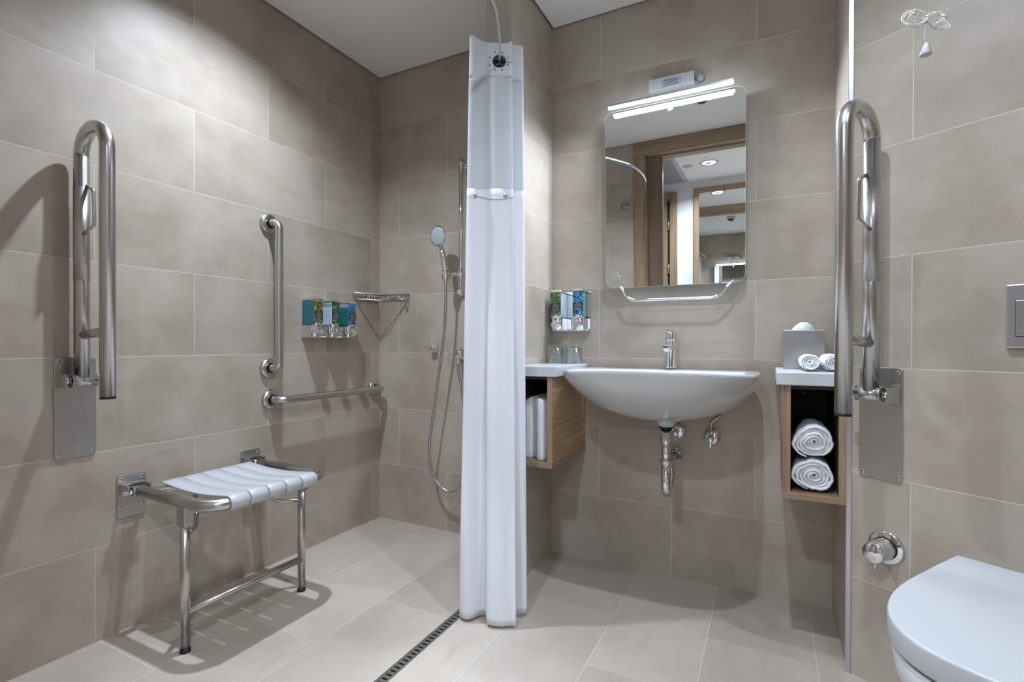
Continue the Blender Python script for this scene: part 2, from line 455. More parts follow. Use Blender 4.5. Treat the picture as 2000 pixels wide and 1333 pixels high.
def floor():
    bm = bmesh.new(); uvl = bm.loops.layers.uv.new('UVMap')
    def quad(x0, y0, x1, y1, fu):
        vs = [bm.verts.new((x, y, z)) for z in (0, -.08) for x, y in ((x0,y0),(x1,y0),(x1,y1),(x0,y1))]
        for f in ((0,1,2,3),(7,6,5,4),(0,4,5,1),(1,5,6,2),(2,6,7,3),(3,7,4,0)):
            fc = bm.faces.new([vs[i] for i in f])
            for l in fc.loops: l[uvl].uv = fu(l.vert.co)
    def fs(q): return ((q.y + .3695)/.612*.605 + 6.05, q.x/.31*.3025 + .3025*8)
    def fm(q): return (q.y + .0875 + 6.05, q.x - 1.104 + .3025*8)
    quad(-.1, YD2, .905, .1, fs); quad(.941, YD2, XR+.15, .1, fm); quad(.905, YP-.02, .941, .1, fs)
    quad(-.4, YC-.15, 3.5, YD2, fm); quad(.905, YD2, .941, -1.55, fm)
    me = bpy.data.meshes.new('floor'); bm.to_mesh(me); bm.free(); me.materials.append(M_FL)
    o = bpy.data.objects.new('floor', me); COL.objects.link(o); structure(o)
floor()

def ceiling():
    g = .008
    m = MB()
    P2 = [(g, YD+g), (.9505, YD+g), (.9505, YP-g), (XP0-g, YP-g), (XP0-g, -g), (g, -g)]
    zc = lambda y: CM + (CS-CM)*min(1, (y-YD)/(YP-YD))
    m.grid([[(x, y, zc(y)) for x, y in P2], [(x, y, CS+.04) for x, y in P2]], False, True, True, True)
    ex = XR-g; k = Vector((XF, YF, 0)) - NE*g
    a = k + TE*((XF-g-k.x)/TE.x)
    b = k + TE*((ex-k.x)/TE.x)
    m.prism([(.95, YD+g), (ex, YD+g), (ex, b.y), (XF-g, a.y), (XF-g, -g), (XP1+g, -g), (XP1+g, YP-g), (.95, YP-g)], CM, CM+.045)
    m.box((-.29, YC-.1, 2.343), (3.39, YD2-.0, 2.40))
    structure(m.build('ceiling', M_CEIL))
    r = MB().box((-.4, YC-.25, TOP-.002), (3.5, .2, TOP+.06)); structure(r.build('ceiling_slab', M_DARK))
ceiling()

# metal corner strip where the return meets the angled wall
t = MB().box((-.002, -.0035, 0), (.012, .012, CM+.02), .002)
o = structure(t.build('trim_1', M_ALU)); o.location = (XF-.0025, YF-.002, 0); o.rotation_euler = (0,0,-ANG*.5)
# door casing + lining
cz = CM - .004
def casing():
    m = MB()
    m.box((DX0-.082, YD, 0), (DX0, YD+.014, DH), .002); m.box((DX1, YD, 0), (DX1+.082, YD+.014, DH), .002)
    m.box((DX0-.012, YD2-.012, 0), (DX0+.014, YD-.02, DH)); m.box((DX1-.014, YD2-.012, 0), (DX1+.012, YD-.02, DH))
    m.box((DX0-.082, YD2-.014, 0), (DX0-.012, YD2, DH), .002); m.box((DX1+.012, YD2-.014, 0), (DX1+.082, YD2, DH), .002)
    structure(m.build('trim_2', M_OAKZ))
    m = MB(); m.box((DX0-.082, YD, DH), (DX1+.082, YD+.014, cz), .002); m.box((DX0-.012, YD2-.012, DH-.014), (DX1+.012, YD-.045, DH+.003))
    m.box((DX0-.082, YD2-.014, DH), (DX1+.082, YD2, cz), .002)
    structure(m.build('trim_3', M_CASEX))
casing()
# the bathroom's sliding door, a hand's breadth of it left out of its pocket
d = MB().box((DX0+.0145, YD2+.042, .008), (1.172, YD2+.082, DH-.016), .002).build('door_1', M_DOOR); structure(d)
h = MB(); h.box((1.1715, YD2+.052, .95), (1.1735, YD2+.072, 1.13), .0005); h.build('door_edge_pull', M_STEEL, d)
# entrance door in the corridor's far wall: frame, leaf, hinges
def corridor_door():
    y = cw(1.0)
    m = MB(); m.box((1.012, 0, 0), (1.082, .022, 2.265), .002); m.box((.06, 0, 2.195), (1.012, .022, 2.265), .002); m.box((.06, 0, 0), (.13, .022, 2.195), .002)
    f = structure(m.build('trim_4', M_OAKZ)); f.location = (0, cw(0), 0); f.rotation_euler = (0,0,-RC)
    l = MB().box((.137, .0, .008), (.990, .010, 2.188)); l = structure(l.build('door_2', M_OAKZ)); l.location = f.location; l.rotation_euler = f.rotation_euler
    g = MB().box((.988, .0, .0), (1.014, .0045, 2.19)); structure(g.build('door_gap', M_DARK, l))
    for z in (1.53, 1.955, .35):
        hg = MB(); hg.cyl((1.000, .014, z-.05), (1.000, .014, z+.05), .008, n=12); hg.build('hinge', M_STEEL, l)
corridor_door()

# ------------------------------------------------------------------ corridor: framed mirror, ceiling fittings
fm = empty('framed_mirror', 'tall oak framed mirror on the white corridor wall, seen reflected in the basin mirror', 'mirror', (1.237, cw(1.237)+.025, .25), -RC)
W_, H_ = .76, 2.02
m = MB()
m.box((0,0,0), (.046,.03,H_), .002); m.box((W_-.046,0,0), (W_,.03,H_), .002)
m.box((.046,0,H_-.046), (W_-.046,.03,H_), .002); m.box((.046,0,0), (W_-.046,.03,.046), .002)
m.build('frame', M_OAKZ, fm)
MB().box((.046,.006,.046), (W_-.046,.014,H_-.046)).build('mirror_glass', M_MIRROR, fm)
fm.rotation_euler = (.0105, 0, -RC)

def downlight(name, label, loc, r=.045):
    e = empty(name, label, 'ceiling light', loc)
    MB().lathe([(r, .012), (r, -.001), (r+.002, -.004), (r+.022, -.004), (r+.026, 0), (r+.026, .004)]).build('trim_ring', M_PLAS, e)
    MB().lathe([(0, -.0015), (r, -.0015), (r, .0), (0, .0)]).build('lamp_lens', M_DISC, e)
    MB().lathe([(0, -.0062), (r*.50, -.0062), (r*.56, -.0045), (r*.56, -.0042), (0, -.0042)]).build('lamp_centre', M_PLAS, e)
    return e
G_DL = None
downlight('ceiling_downlight', 'round lit downlight in the white corridor ceiling, seen reflected in the basin mirror', (1.425, -2.61, 2.343), .052)
cap = tag(MB().lathe([(0,-.006),(.036,-.006),(.040,-.002),(.040,.002),(0,.002)]).build('ceiling_disc', M_PLAS), 'small flat white disc cap in the corridor ceiling beside the lit downlight', 'ceiling fitting'); cap.location = (1.25, -2.62, 2.343)
ap = empty('access_panel', 'grey ceiling access panel with white frame in the corridor, reflected in the basin mirror', 'access panel', (.95, -2.72, 2.343))
m = MB(); w2, h2, q = .24, .42, .035
m.box((-w2,-h2,-.006), (-w2+q,h2,.004)); m.box((w2-q,-h2,-.006), (w2,h2,.004)); m.box((-w2+q,h2-q,-.006), (w2-q,h2,.004)); m.box((-w2+q,-h2,-.006), (w2-q,-h2+q,.004))
m.build('panel_frame', M_PLAS, ap)
MB().box((-w2+q,-h2+q,-.002), (w2-q,h2-q,.004)).build('panel_board', M_GREYP, ap)

dt = empty('smoke_detector', 'white ceiling detector with dark red lens, seen in the basin mirror', 'detector', (1.524, -1.235, CM))
MB().lathe([(0,0),(.05,0),(.05,-.012),(.044,-.028),(.040,-.030),(0,-.030)]).build('housing', M_PLAS, dt)
MB().lathe([(0,-.030),(.034,-.030),(.034,-.040),(.024,-.050),(0,-.052)]).build('lens', M_RED, dt)

# ------------------------------------------------------------------ fold-down support rails
def screw(parent, x, z, y=-.0045, r=.0048):
    m = MB().lathe([(0,.0022),(r*.7,.0022),(r,.0008),(r,0),(0,0)], (x, y, z), '-y', 14)
    s = m.build('screw', M_CHROME, parent)
    k = MB(); k.box((x-r*.62, y-.0027, z-.0007), (x+r*.62, y-.0020, z+.0007)); k.box((x-.0007, y-.0027, z-r*.62), (x+.0007, y-.0020, z+r*.62))
    k.build('screw_slot', M_BLACK, s)
def support_rail(label, loc, rz, sg):
    """sg=+1: bracket block on the left of the pivot, nut on the right"""
    e = empty('fold_down_rail', label, 'grab rail', loc, rz)
    p = MB().prism(rrect(-.052, 0, .052, .306, .010), -.005, 0, 'y', .0012).build('wall_plate', M_PLATE, e)
    for x, z in ((-.042,.293),(.042,.293),(-.042,.218),(.042,.218),(-.042,.014),(.042,.014)): screw(p, x, z, -.005)
    text_mesh('plate_engraving', 'VIDA', .016, M_ETCH, p, (.0, -.0054, .034), (PI/2, 0, 0), .0002)
    zp, di, do = .236, (.043 if sg > 0 else .060), (.190 if sg > 0 else .204); R = (do-di)/2
    b = MB(); b.box((-sg*.046-.0018, -di-.022, zp-.020), (-sg*.046+.0018, -.005, zp+.020), .001); b.box((-sg*.046 + (.0 if sg > 0 else -.020), -.010, zp-.024), (-sg*.046 + (.020 if sg > 0 else .0), -.0045, zp+.024), .001); b.build('pivot_bracket', M_PLATE, e)
    m = MB(); m.cyl((-sg*.026, -di, zp), (sg*.034, -di, zp), .0190); m.lathe([(.0190,-.003),(.0215,-.003),(.0215,.001),(.0190,.001)], (-sg*.026, -di, zp), 'x', 28)
    m.build('pivot_barrel', M_STEEL, e)
    k = MB(); k.lathe([(0,0),(.0215,0),(.0215,.003),(.014,.004),(.012,.012),(.008,.014),(.006,.022),(0,.024)], (0,0,0), 'x', 20)
    k = k.build('pivot_nut', M_CHROME, e); k.location = (.034*sg, -di, zp)
    if sg < 0: k.rotation_euler = (0, 0, PI)
    k = MB(); k.cyl((-sg*.027, -di, zp), (-sg*.0445, -di, zp), .0105, n=6); k.build('pivot_bolt', M_CHROME, e)
    za = .982; r = .0195
    pts = [(0, -di, zp+.008), (0, -di, za-R)] + [(0, -(di+do)/2 + math.cos(t)*(do-di)/2, za-R+math.sin(t)*R) for t in [PI*i/20 for i in range(21)]] + [(0, -do, .196)]
    MB().tube(pts, r, 24).build('bent_tube', M_STEEL, e)
    MB().cyl((0, -do, .188), (0, -do, .197), r*.98, n=24).build('end_cap', M_BLACK, e)
    m = MB(); m.tube([(0, -di, .372), (0, -do, .384)], .0135, 18); m.build('cross_strut', M_STEEL, e)
    MB().cyl((0, -di, .535), (0, -di, .815), r+.0006, n=24).build('sleeve', M_PLATE, e)
    m = MB(); lp = fillet([(sg*.004, -di-.012, .822), (sg*.012, -di-.042, .806), (sg*.012, -di-.046, .700), (-sg*.004, -di-.016, .672)], .014, 6)
    m.tube(lp, .005, 12).build('roll_holder', M_STEEL, e)
    return e
support_rail('folded up stainless support rail on the left shower wall above the seat', (0, -1.3475, .5935), RZA, 1)
eo = TE*2.060 + NE*EO
support_rail('folded up stainless support rail on the angled wall beside the toilet', (eo.x, eo.y, .5740), RZE, -1)

# ------------------------------------------------------------------ grab bars
def grab_bar(label, loc, rz, length, vertical):
    e = empty('grab_bar', label, 'grab bar', loc, rz)
    def P(s, d): return (0, -d, s) if vertical else (s, -d, 0)
    MB().tube(fillet([P(0,.004), P(0,.068), P(length,.068), P(length,.004)], .045, 10), .0165, 22).build('bar', M_STEEL, e)
    for s in (0, length):
        c = P(s, 0)
        MB().lathe([(0,0),(.040,0),(.041,.006),(.038,.013),(.028,.016),(.019,.018),(.019,.014)], c, '-y', 32).build('flange', M_STEEL, e)
    return e
grab_bar('vertical brushed steel grab bar on the left shower wall', (0, -.683, .838), RZA, .608, True)
grab_bar('horizontal brushed steel grab bar running into the shower corner', (0, -.675, .705), RZA, .628, False)

# ------------------------------------------------------------------ fold-down shower seat
st = empty('folding_shower_bench', 'white slatted fold-down shower seat with steel frame and two legs', 'shower seat', (0, -.982, 0), RZA)
ZF = .458
for sx in (-1, 1):
    x = sx*.2145
    p = MB().prism(rrect(x-.042, .369, x+.042, .510, .007), -.005, 0, 'y', .001).build('wall_plate', M_PLATE, st)
    for ax, az in ((-.032,.497),(.032,.497),(-.032,.405),(.032,.405)): screw(p, x+ax, az, -.005, .0055)
    m = MB(); m.box((x-.034,-.052,ZF-.012),(x-.027,-.005,ZF+.022),.001); m.box((x+.027,-.052,ZF-.012),(x+.034,-.005,ZF+.022),.001); m.box((x-.034,-.016,ZF+.018),(x+.034,-.005,ZF+.024),.001)
    m.build('hinge_bracket', M_PLATE, st)
    m = MB(); m.cyl((x-.022, -.045, ZF), (x+.022, -.045, ZF), .0175); m.build('hinge_barrel', M_STEEL, st)
    m = MB(); m.cyl((x-.046, -.045, ZF), (x+.046, -.045, ZF), .0075, n=14); m.build('hinge_bolt', M_CHROME, st)
    m = MB(); m.box((x-.0148, -.320, .385), (x+.0148, -.282, ZF-.004), .002); m.build('leg_bracket', M_PLATE, st)
    lg = MB().cyl((x, -.30, .012), (x, -.30, .43), .0140, n=22).build('leg', M_STEEL, st)
    MB().cyl((x, -.30, 0), (x, -.30, .013), .0148, n=22).build('rubber_foot', M_BLACK, lg)
MB().tube(fillet([(-.2145,-.045,ZF),(-.2145,-.428,ZF),(.2145,-.428,ZF),(.2145,-.045,ZF)], .062, 12), .0185, 22).build('seat_frame', M_STEEL, st)
MB().cyl((-.2145,-.105,ZF), (.2145,-.105,ZF), .0135, n=18).build('rear_tube', M_STEEL, st)
MB().cyl((-.2145,-.30,.122), (.2145,-.30,.122), .0125, n=18).build('stretcher', M_STEEL, st)
for sx in (-1, 1):
    MB().tube(fillet([(sx*.2145,-.295,.345),(sx*.150,-.245,.352),(sx*.128,-.215,.385),(sx*.128,-.205,ZF-.012)], .03, 6), .0075, 12).build('brace', M_STEEL, st)
NS, SW = 5, .0652
for i in range(NS):
    xa = -.166 + i*SW; xb = xa + SW - .0026
    prof = []     # (depth, z) outer path from rear, over the sagging seat, round the front tube
    for k in range(15):
        f = k/14; d_ = .082 + f*.346; prof.append((d_, ZF+.0242 - .012*math.sin(PI*f)))
    for k in range(1, 10):
        a = PI/2 - PI*.92*k/9; prof.append((.428 + .0242*math.cos(a), ZF + .0242*math.sin(a)))
    inner = []
    for k in range(9, 0, -1):
        a = PI/2 - PI*.92*k/9; inner.append((.428 + .0192*math.cos(a), ZF + .0192*math.sin(a)))
    for k in range(14, -1, -1):
        f = k/14; d_ = .082 + f*.346; inner.append((d_, ZF+.0192 - .012*math.sin(PI*f)))
    poly = [(-a, b) for a, b in prof+inner]
    m = MB(); m.prism(poly, xa, xb, 'x', .0012, 1, True)
    if i < NS-1:
        for k in range(4):
            d_ = .15 + k*.085; f = (d_-.082)/.346; z = ZF+.0210 - .012*math.sin(PI*f)
            m.box((xb-.001, -d_-.018, z-.003), (xb+.0036, -d_+.018, z+.002))
    m.build('seat_slat', M_PLAS, st)

# ------------------------------------------------------------------ soap dispensers
M_NAVYD = mat('dark_label_band', (.015,.025,.022), .45)
def dispenser(parent, x, liq, lab, level):
    w, dp = .024, .083
    c = MB(); c.box((x-w,-.060,.004), (x+w,-.006,.058), .002); c.box((x-w*.8,-.078,.022), (x+w*.8,-.050,.060), .002)
    c.prism([(x+w*math.cos(t), -.066-.017*math.sin(t)) for t in [PI*i/16 for i in range(17)]], .006, .070, 'z', .001, 1, True)
    c = c.build('pump_housing', M_CHROME, parent)
    k = MB().box((x-.003,-dp-.0012,.050), (x+.003,-dp+.001,.057), .0005).build('key_slot', M_BLACK, c)
    bt = MB(); bt.lathe([(0,.013),(.008,.013),(.017,.007),(.019,.002),(.019,0),(0,0)], (x, -dp, .027), '-y', 3)
    bt = MB().prism([(x+.0175*math.cos(a)*(1.0 if math.sin(a) > -.3 else .8), .027+.0165*math.sin(a)) for a in [PI/2+2*PI*i/18 for i in range(18)]], -dp-.016, -dp+.002, 'y', .004, 2)
    bt.build('push_button', M_CHROME, c)
    b = MB(); b.box((x-w,-.078,.060), (x+w,-.008,.060+.108*level), .003); b = b.build('soap_chamber', liq, parent)
    if level < .97:
        MB().box((x-w,-.078,.060+.108*level+.0002), (x+w,-.008,.168), .003).build('chamber_top', M_ACRYL, b)
    q = MB().box((x-w*.95,-dp,.070), (x+w*.95,-.0785,.168), .001).build('front_label', lab, parent)
    MB().box((x-w*.951,-dp-.0003,.088), (x+w*.951,-dp+.001,.122)).build('text_panel', M_NAVYD, q)
    pr = MB()
    for i in range(6):
        zz = .0905 + i*.0052; ww = (.6, .75, .5, .7, .66, .4)[i]*w
        pr.box((x-ww,-dp-.0007,zz), (x+ww,-dp+.0002,zz+.0010))
    pr.build('label_text', M_PRINT, q)
    MB().box((x-w-.001,-dp-.001,.168), (x+w+.001,-.006,.180), .003).build('top_cap', M_CHROME, parent)
def dispenser_set(label, loc, rz, units, x0, x1):
    e = empty('soap_dispenser', label, 'soap dispenser', loc, rz)
    m = MB(); m.box((x0,-.007,.002), (x1,0,.176), .002); m.box((x0+.002,-.030,.002), (x1-.002,-.006,.012), .002)
    m.build('back_plate', M_ACRYL if False else M_CHROME, e)
    for x, liq, lab, lv in units: dispenser(e, x, liq, lab, lv)
    return e
dispenser_set('triple chrome soap dispenser on the left shower wall, teal white and green fills', (0, -.387, .967), RZA, [(-.1015, M_TEAL, M_LB1, .98), (0, M_MILK, M_LB2, .80), (.1015, M_GREEN, M_LB3, .80)], -.128, .128)
dispenser_set('twin chrome soap dispenser above the glasses left of the mirror', (1.1105, 0, .9965), 0, [(-.0505, M_MILK, M_LB4, .98), (.0505, M_SAGE, M_LB5, .98)], -.085, .082)

# ------------------------------------------------------------------ corner wire basket
bk = empty('wall_wire_basket', 'chrome wire corner basket fixed to the walls in the shower corner', 'basket', (0, 0, 1.165))  # brackets hold the basket to both walls
a0 = .196
def hyp(f, z): return [(a0*f, -.006, z), (.006, -a0*f, z)]
m = MB()
for z, r in ((.038,.0024),(.012,.0018)):
    m.tube([(.006,-.006,z),(a0,-.006,z)], r, 8); m.tube([(.006,-.006,z),(.006,-a0,z)], r, 8)
fr = spline([(a0,-.006,.038),(a0+.006,-.02,.034),(a0*.62,-a0*.56,.030),(.02,-a0-.006,.034),(.006,-a0,.038)], 10)
m.tube(fr, .0030, 8)
fr = spline([(a0*.96,-.006,.004),(a0*.60,-a0*.54,.002),(.006,-a0*.96,.004)], 10); m.tube(fr, .0020, 8)
m.build('rim_wires', M_WIRE, bk)
for q in (((a0*.35, -.0065, .010), (a0*.55, 0, .040)), ((0, -a0*.55, .010), (.0065, -a0*.35, .040))): MB().box(*q, .001).build('wall_bracket', M_WIRE, bk)
for i in range(7):
    f = .20 + i*.118
    MB().tube(hyp(f, 0), .0016, 8).build('base_wire', M_WIRE, bk)
for i in range(9):
    f = .14 + i*.095
    MB().tube([(a0*f,-.006,0),(a0*f,-.006,.038)], .0013, 6).build('upright_wire', M_WIRE, bk)
    MB().tube([(.006,-a0*f,0),(.006,-a0*f,.038)], .0013, 6).build('upright_wire', M_WIRE, bk)
for sx in (0, 1):
    pts = [(a0-.012,-.010,.044),(a0+.004,-.016,.020),(a0-.002,-.02,-.018),(a0-.012,-.014,-.030),(a0-.008,-.010,-.042),(a0-.002,-.012,-.036),(a0-.004,-.012,-.022)] if sx == 0 else [(.012,-a0+.03,.052),(.020,-a0+.02,.046),(.016,-a0+.012,.022),(.010,-a0+.02,.014)]
    MB().tube(spline(pts, 6), .0026, 8).build('end_hook', M_WIRE, bk)

# ------------------------------------------------------------------ hand shower
sr = empty('shower_riser_rail', 'chrome riser rail with slider on the shower back wall beside the curtain', 'shower rail', (.556, 0, 1.18))
MB().cyl((0,-.052,-.005), (0,-.052,.655), .0105, n=20).build('rail', M_CHROME, sr)
for z in (.012, .642):
    m = MB(); m.cyl((0,-.066,z), (0,-.004,z), .0135, n=20); m.lathe([(0,0),(.024,0),(.024,.005),(.0135,.008)], (0,0,z), '-y'); m.build('end_bracket', M_CHROME, sr)
m = MB(); m.tube([(.045,-.052,.100),(-.045,-.0838,.095)], .0105, 16); m.cyl((0,-.052,.078),(0,-.052,.122), .019, n=20)
sl = m.build('slider', M_CHROME, sr)
MB().lathe([(.0150,-.020),(.0195,-.020),(.0215,.018),(.0165,.020),(.0150,.014),(.0150,-.020)], (-.062,-.092,.094)).build('handset_holder', M_CHROME, sl)
# handset
hs = empty('hand_shower', 'round chrome hand shower with long hose, held on the riser rail', 'hand shower', (.494, -.092, 1.262))
MB().tube([(0,0,-.035),(.000,-.002,.03),(-.010,-.006,.10),(-.018,-.010,.15)], .012, 18, rs=[.010,.0125,.0145,.0125]).build('handle', M_CHROME, hs)
hd = MB(); hd.lathe([(0,.026),(.020,.024),(.042,.012),(.050,.002),(.050,-.004),(.045,-.007)], (0,0,0), 'y', 36)
hd = hd.build('spray_head', M_CHROME, hs); hd.location = (-.028,-.024,.196); hd.rotation_euler = (math.radians(6), 0, math.radians(-12))
fc = MB(); fc.lathe([(0,-.0085),(.040,-.0080),(.0455,-.0055),(.0455,0)], (0,0,0), 'y', 36)
fc.build('spray_face', mat('spray_face_grey', (.42,.47,.47), .35), hd)
nz = MB()
for arm in range(12):
    for k in range(6):
        rr = .010 + k*.0058; t = arm*PI/6 + k*.17
        nz.ball((rr*math.cos(t), -.0085, rr*math.sin(t)), .0017, n=5)
nz.build('spray_nozzles', mat('spray_nozzles', (.62,.68,.68), .4), hd)
hp = spline([(.494,-.092,1.228),(.489,-.085,1.12),(.478,-.080,1.00),(.455,-.078,.86),(.430,-.076,.72),(.403,-.074,.56),(.384,-.072,.44),(.385,-.070,.36),(.408,-.068,.29),(.445,-.066,.242),(.495,-.064,.220),(.545,-.062,.232),(.585,-.060,.29),(.592,-.056,.40),(.585,-.050,.54),(.560,-.046,.70),(.540,-.046,.80),(.537,-.046,.845)], 8)
o = MB().tube(hp, .0068, 12)
o = o.build('hose', None or metal_mat('hose_metal', (.55,.56,.58), .25), hs); o.location = (-.494, .092, -1.262)
el = empty('shower_outlet', 'chrome shower hose wall elbow peeking past the curtain edge', 'shower outlet', (.540, 0, .893))
MB().lathe([(0,0),(.029,0),(.029,.010),(.022,.014),(.018,.016),(.018,.050),(0,.052)], (0,0,0), '-y').build('body', M_CHROME, el)
MB().tube([(-.003,-.046,-.004),(-.003,-.046,-.048)], .011, 18).build('hose_nut', M_CHROME, el)
hk = tag(MB().box((-.024,-.024,-.015),(.014,-.002,.015),.002).build('wall_hook', M_CHROME), 'small square chrome wall hook holding a clear prong below the basket', 'hook')
hk.location = (.372, 0, .913)
MB().lathe([(.010,0),(.010,.006)], (-.006,-.024,0), '-y', 16).build('hook_cap', M_GREYP, hk)
pg = MB(); pg.tube([(-.012,-.014,.014),(-.016,-.016,.036)], .003, 8); pg.tube([(.006,-.014,.014),(.010,-.016,.036)], .003, 8); pg.box((-.014,-.018,.012),(.010,-.010,.020),.001); pg.build('clear_prong', mat('clear_plastic', (.75,.76,.72), .15, 0, .5, Alpha=.7), hk)

# ------------------------------------------------------------------ floor drain
dr = empty('linear_drain', 'slotted steel linear floor drain at the shower threshold', 'drain', (.923, -.98, 0))
MB().box((-.0175,-.57,-.055), (.0175,.57,-.045)).build('channel', M_BLACK, dr)
m = MB(); m.box((-.0178,-.57,-.050),(-.0145,.57,-.0005)); m.box((.0145,-.57,-.050),(.0178,.57,-.0005))
m.build('edge_frame', M_PLATE, dr)
m = MB(); n_ = 62; pt = 1.14/n_
for i in range(n_):
    y = -.57 + i*pt
    m.box((-.0095, y+.0070, -.008), (.0095, y+pt, -.0011))
m.box((-.0142,-.57,-.008),(-.0094,.57,-.001)); m.box((.0094,-.57,-.008),(.0142,.57,-.001))
m.build('grate', M_PLATE, dr)

# ------------------------------------------------------------------ shower curtain and its rail
RH = 1.899
O_ = Vector((1.0303, -.5427, 0)); TT = Vector((.4547, -.8907, 0)); RR = Vector((.8907, .4547, 0))
D0 = .070     # front panel distance towards the room
rp = [(.975,YP-.002),(1.008,-.495),(1.0561,-.5901),(1.1035,-.6722),(1.1394,-.7436),(1.1728,-.8206),(1.1914,-.8723),(1.206,-.97),(1.207,-1.10),(1.190,-1.25),(1.150,-1.40),(1.090,-1.53),(1.010,-1.65),(.945,-1.74),(.902,YD+.014)]
rail = empty('curtain_rail', 'curved aluminium curtain rail threading through the top of the white curtain', 'curtain rail', (0, 0, RH))
sp_ = spline([(x,y,0) for x,y in rp], 6); rows_ = []
for i, p in enumerate(sp_):
    t_ = (sp_[min(len(sp_)-1,i+1)]-sp_[max(0,i-1)]).normalized(); n_ = Vector((-t_.y, t_.x, 0))
    rows_.append([p + n_*a + Vector((0,0,b)) for a, b in ((-.0022,-.008),(.0022,-.008),(.0028,-.0072),(.0028,.0072),(.0022,.008),(-.0022,.008),(-.0028,.0072),(-.0028,-.0072))])
MB().grid(rows_, True, True, True, True).build('rail', M_ALU, rail)
for (x, y, s) in ((rp[0][0], YP, -1), (rp[-1][0], YD, 1)):
    m = MB(); m.box((x-.03, min(y, y+s*.006), -.022), (x+.03, max(y, y+s*.006), .022), .001); m.box((x-.010, min(y+s*.004, y+s*.034), -.010), (x+.010, max(y+s*.004, y+s*.034), .010), .002)
    b = m.build('end_bracket', M_CHROME, rail)
cu = empty('shower_curtain', 'white shower curtain gathered by the pier, sheer above and satin below', 'curtain', (1.05, -.58, 0))
CP = [(-.080,-.165),(.00,-.160),(.072,-.156),(.080,-.146),(.070,-.137),(-.02,-.132),(-.084,-.127),(-.092,-.117),(-.080,-.108),(.0,-.103),(.068,-.098),(.077,-.087),(.066,-.078),(-.03,-.074),(-.088,-.069),(-.096,-.058),(-.084,-.049),(.00,-.046),(.066,-.042),(.082,-.034),(.076,-.024),(.050,-.020),(.00,-.020),(-.085,-.020),(-.097,-.013),(-.096,-.003),(-.080,.002),(-.045,-.003),(-.012,.003),(.022,.001),(.045,.004)]
def curtain_rows(z0, z1, nz, off=0.0):
    base = spline([(a,b,0) for a,b in CP], 6); rows = []; Nn = len(base)
    for i in range(nz+1):
        z = z0 + (z1-z0)*i/nz; f = 1 - z/2.0
        row = []
        for j, p in enumerate(base):
            s, d = p.x, p.y; t = j/Nn
            front = max(0.0, min(1.0, (t-.72)/.10)); 
            s2 = s*(1 + .22*f) - .012*f*front*(1 if s < 0 else -.6)
            d2 = d
            # waves grow downwards
            d2 += .006*f*math.sin(9*z + 14*t) + .004*math.sin(5*z+31*t)*min(1, f*2)
            if t > .78:     # free front panel swings forward near the hem
                w = max(0.0, min(1.0, (s2 + .045)/.014)); w = w*w*(3-2*w); g = max(0, (f-.35)/.65)
                d2 += .052*w*g**1.3 + .012*g*math.sin(45*s2+.6)*(1-w) + .006*math.sin(60*s2)*g
                d2 += .004*math.sin(70*s2 + 2)*min(1, 3*f)
            zz = z
            if i == 0 and z0 < .1 and t > .78: zz = z
            top = max(0.0, (z-1.925)/.043)
            if z > 1.925: zz = z + top*(.020*math.exp(-((s+.092)/.026)**2) - .009*math.exp(-((s-.005)/.04)**2))
            q = O_ + TT*(D0 + d2 + off) + RR*s2
            row.append((q.x-1.05, q.y+.58, zz))
        rows.append(row)
    return rows
ZS, ZH = 1.468, 1.845
def solid(o, th=.0009):
    md = o.modifiers.new('thick', 'SOLIDIFY'); md.thickness = th; md.offset = 0
def bake(o):
    dg = bpy.context.evaluated_depsgraph_get(); me = bpy.data.meshes.new_from_object(o.evaluated_get(dg)); o.modifiers.clear(); o.data = me
hz = RH
hd_ = MB().grid(curtain_rows(ZH, 1.968, 10)).build('header_band', M_HEAD, cu, keep=True)
solid(hd_, .0012)
# real holes for the rail through every fold of the header
cut = MB().tube([(p.x-1.05, p.y+.58, hz) for p in spline([(x,y,0) for x,y in rp[0:7]], 6)][1:], .0230, 28).build('cutter', M_HEAD, cu)
bo = hd_.modifiers.new('hole', 'BOOLEAN'); bo.operation = 'DIFFERENCE'; bo.object = cut; bo.solver = 'EXACT'
bpy.context.view_layer.update(); bake(hd_)
bpy.data.objects.remove(cut)
for p in hd_.data.polygons: p.use_smooth = True
sh = MB().grid(curtain_rows(ZS-.012, ZH+.004, 22)).build('sheer_panel', M_SHEER, cu, keep=True); solid(sh)
lnr = MB().grid(curtain_rows(.012, ZS, 60, .0016)).build('satin_liner', M_LINER, cu, keep=True); solid(lnr, .0011)
def on_front(s, z, off=0.0):
    """point on the front panel"""
    best = None
    r = curtain_rows(z, z+.001, 1, off)[0]
    for p in r[int(len(r)*.80):]:
        q = Vector((p[0]+1.05, p[1]-.58, p[2])); ss = (q-O_).dot(RR)
        if best is None or abs(ss-s) < best[0]: best = (abs(ss-s), q)
    return best[1] - Vector((1.05,-.58,0))
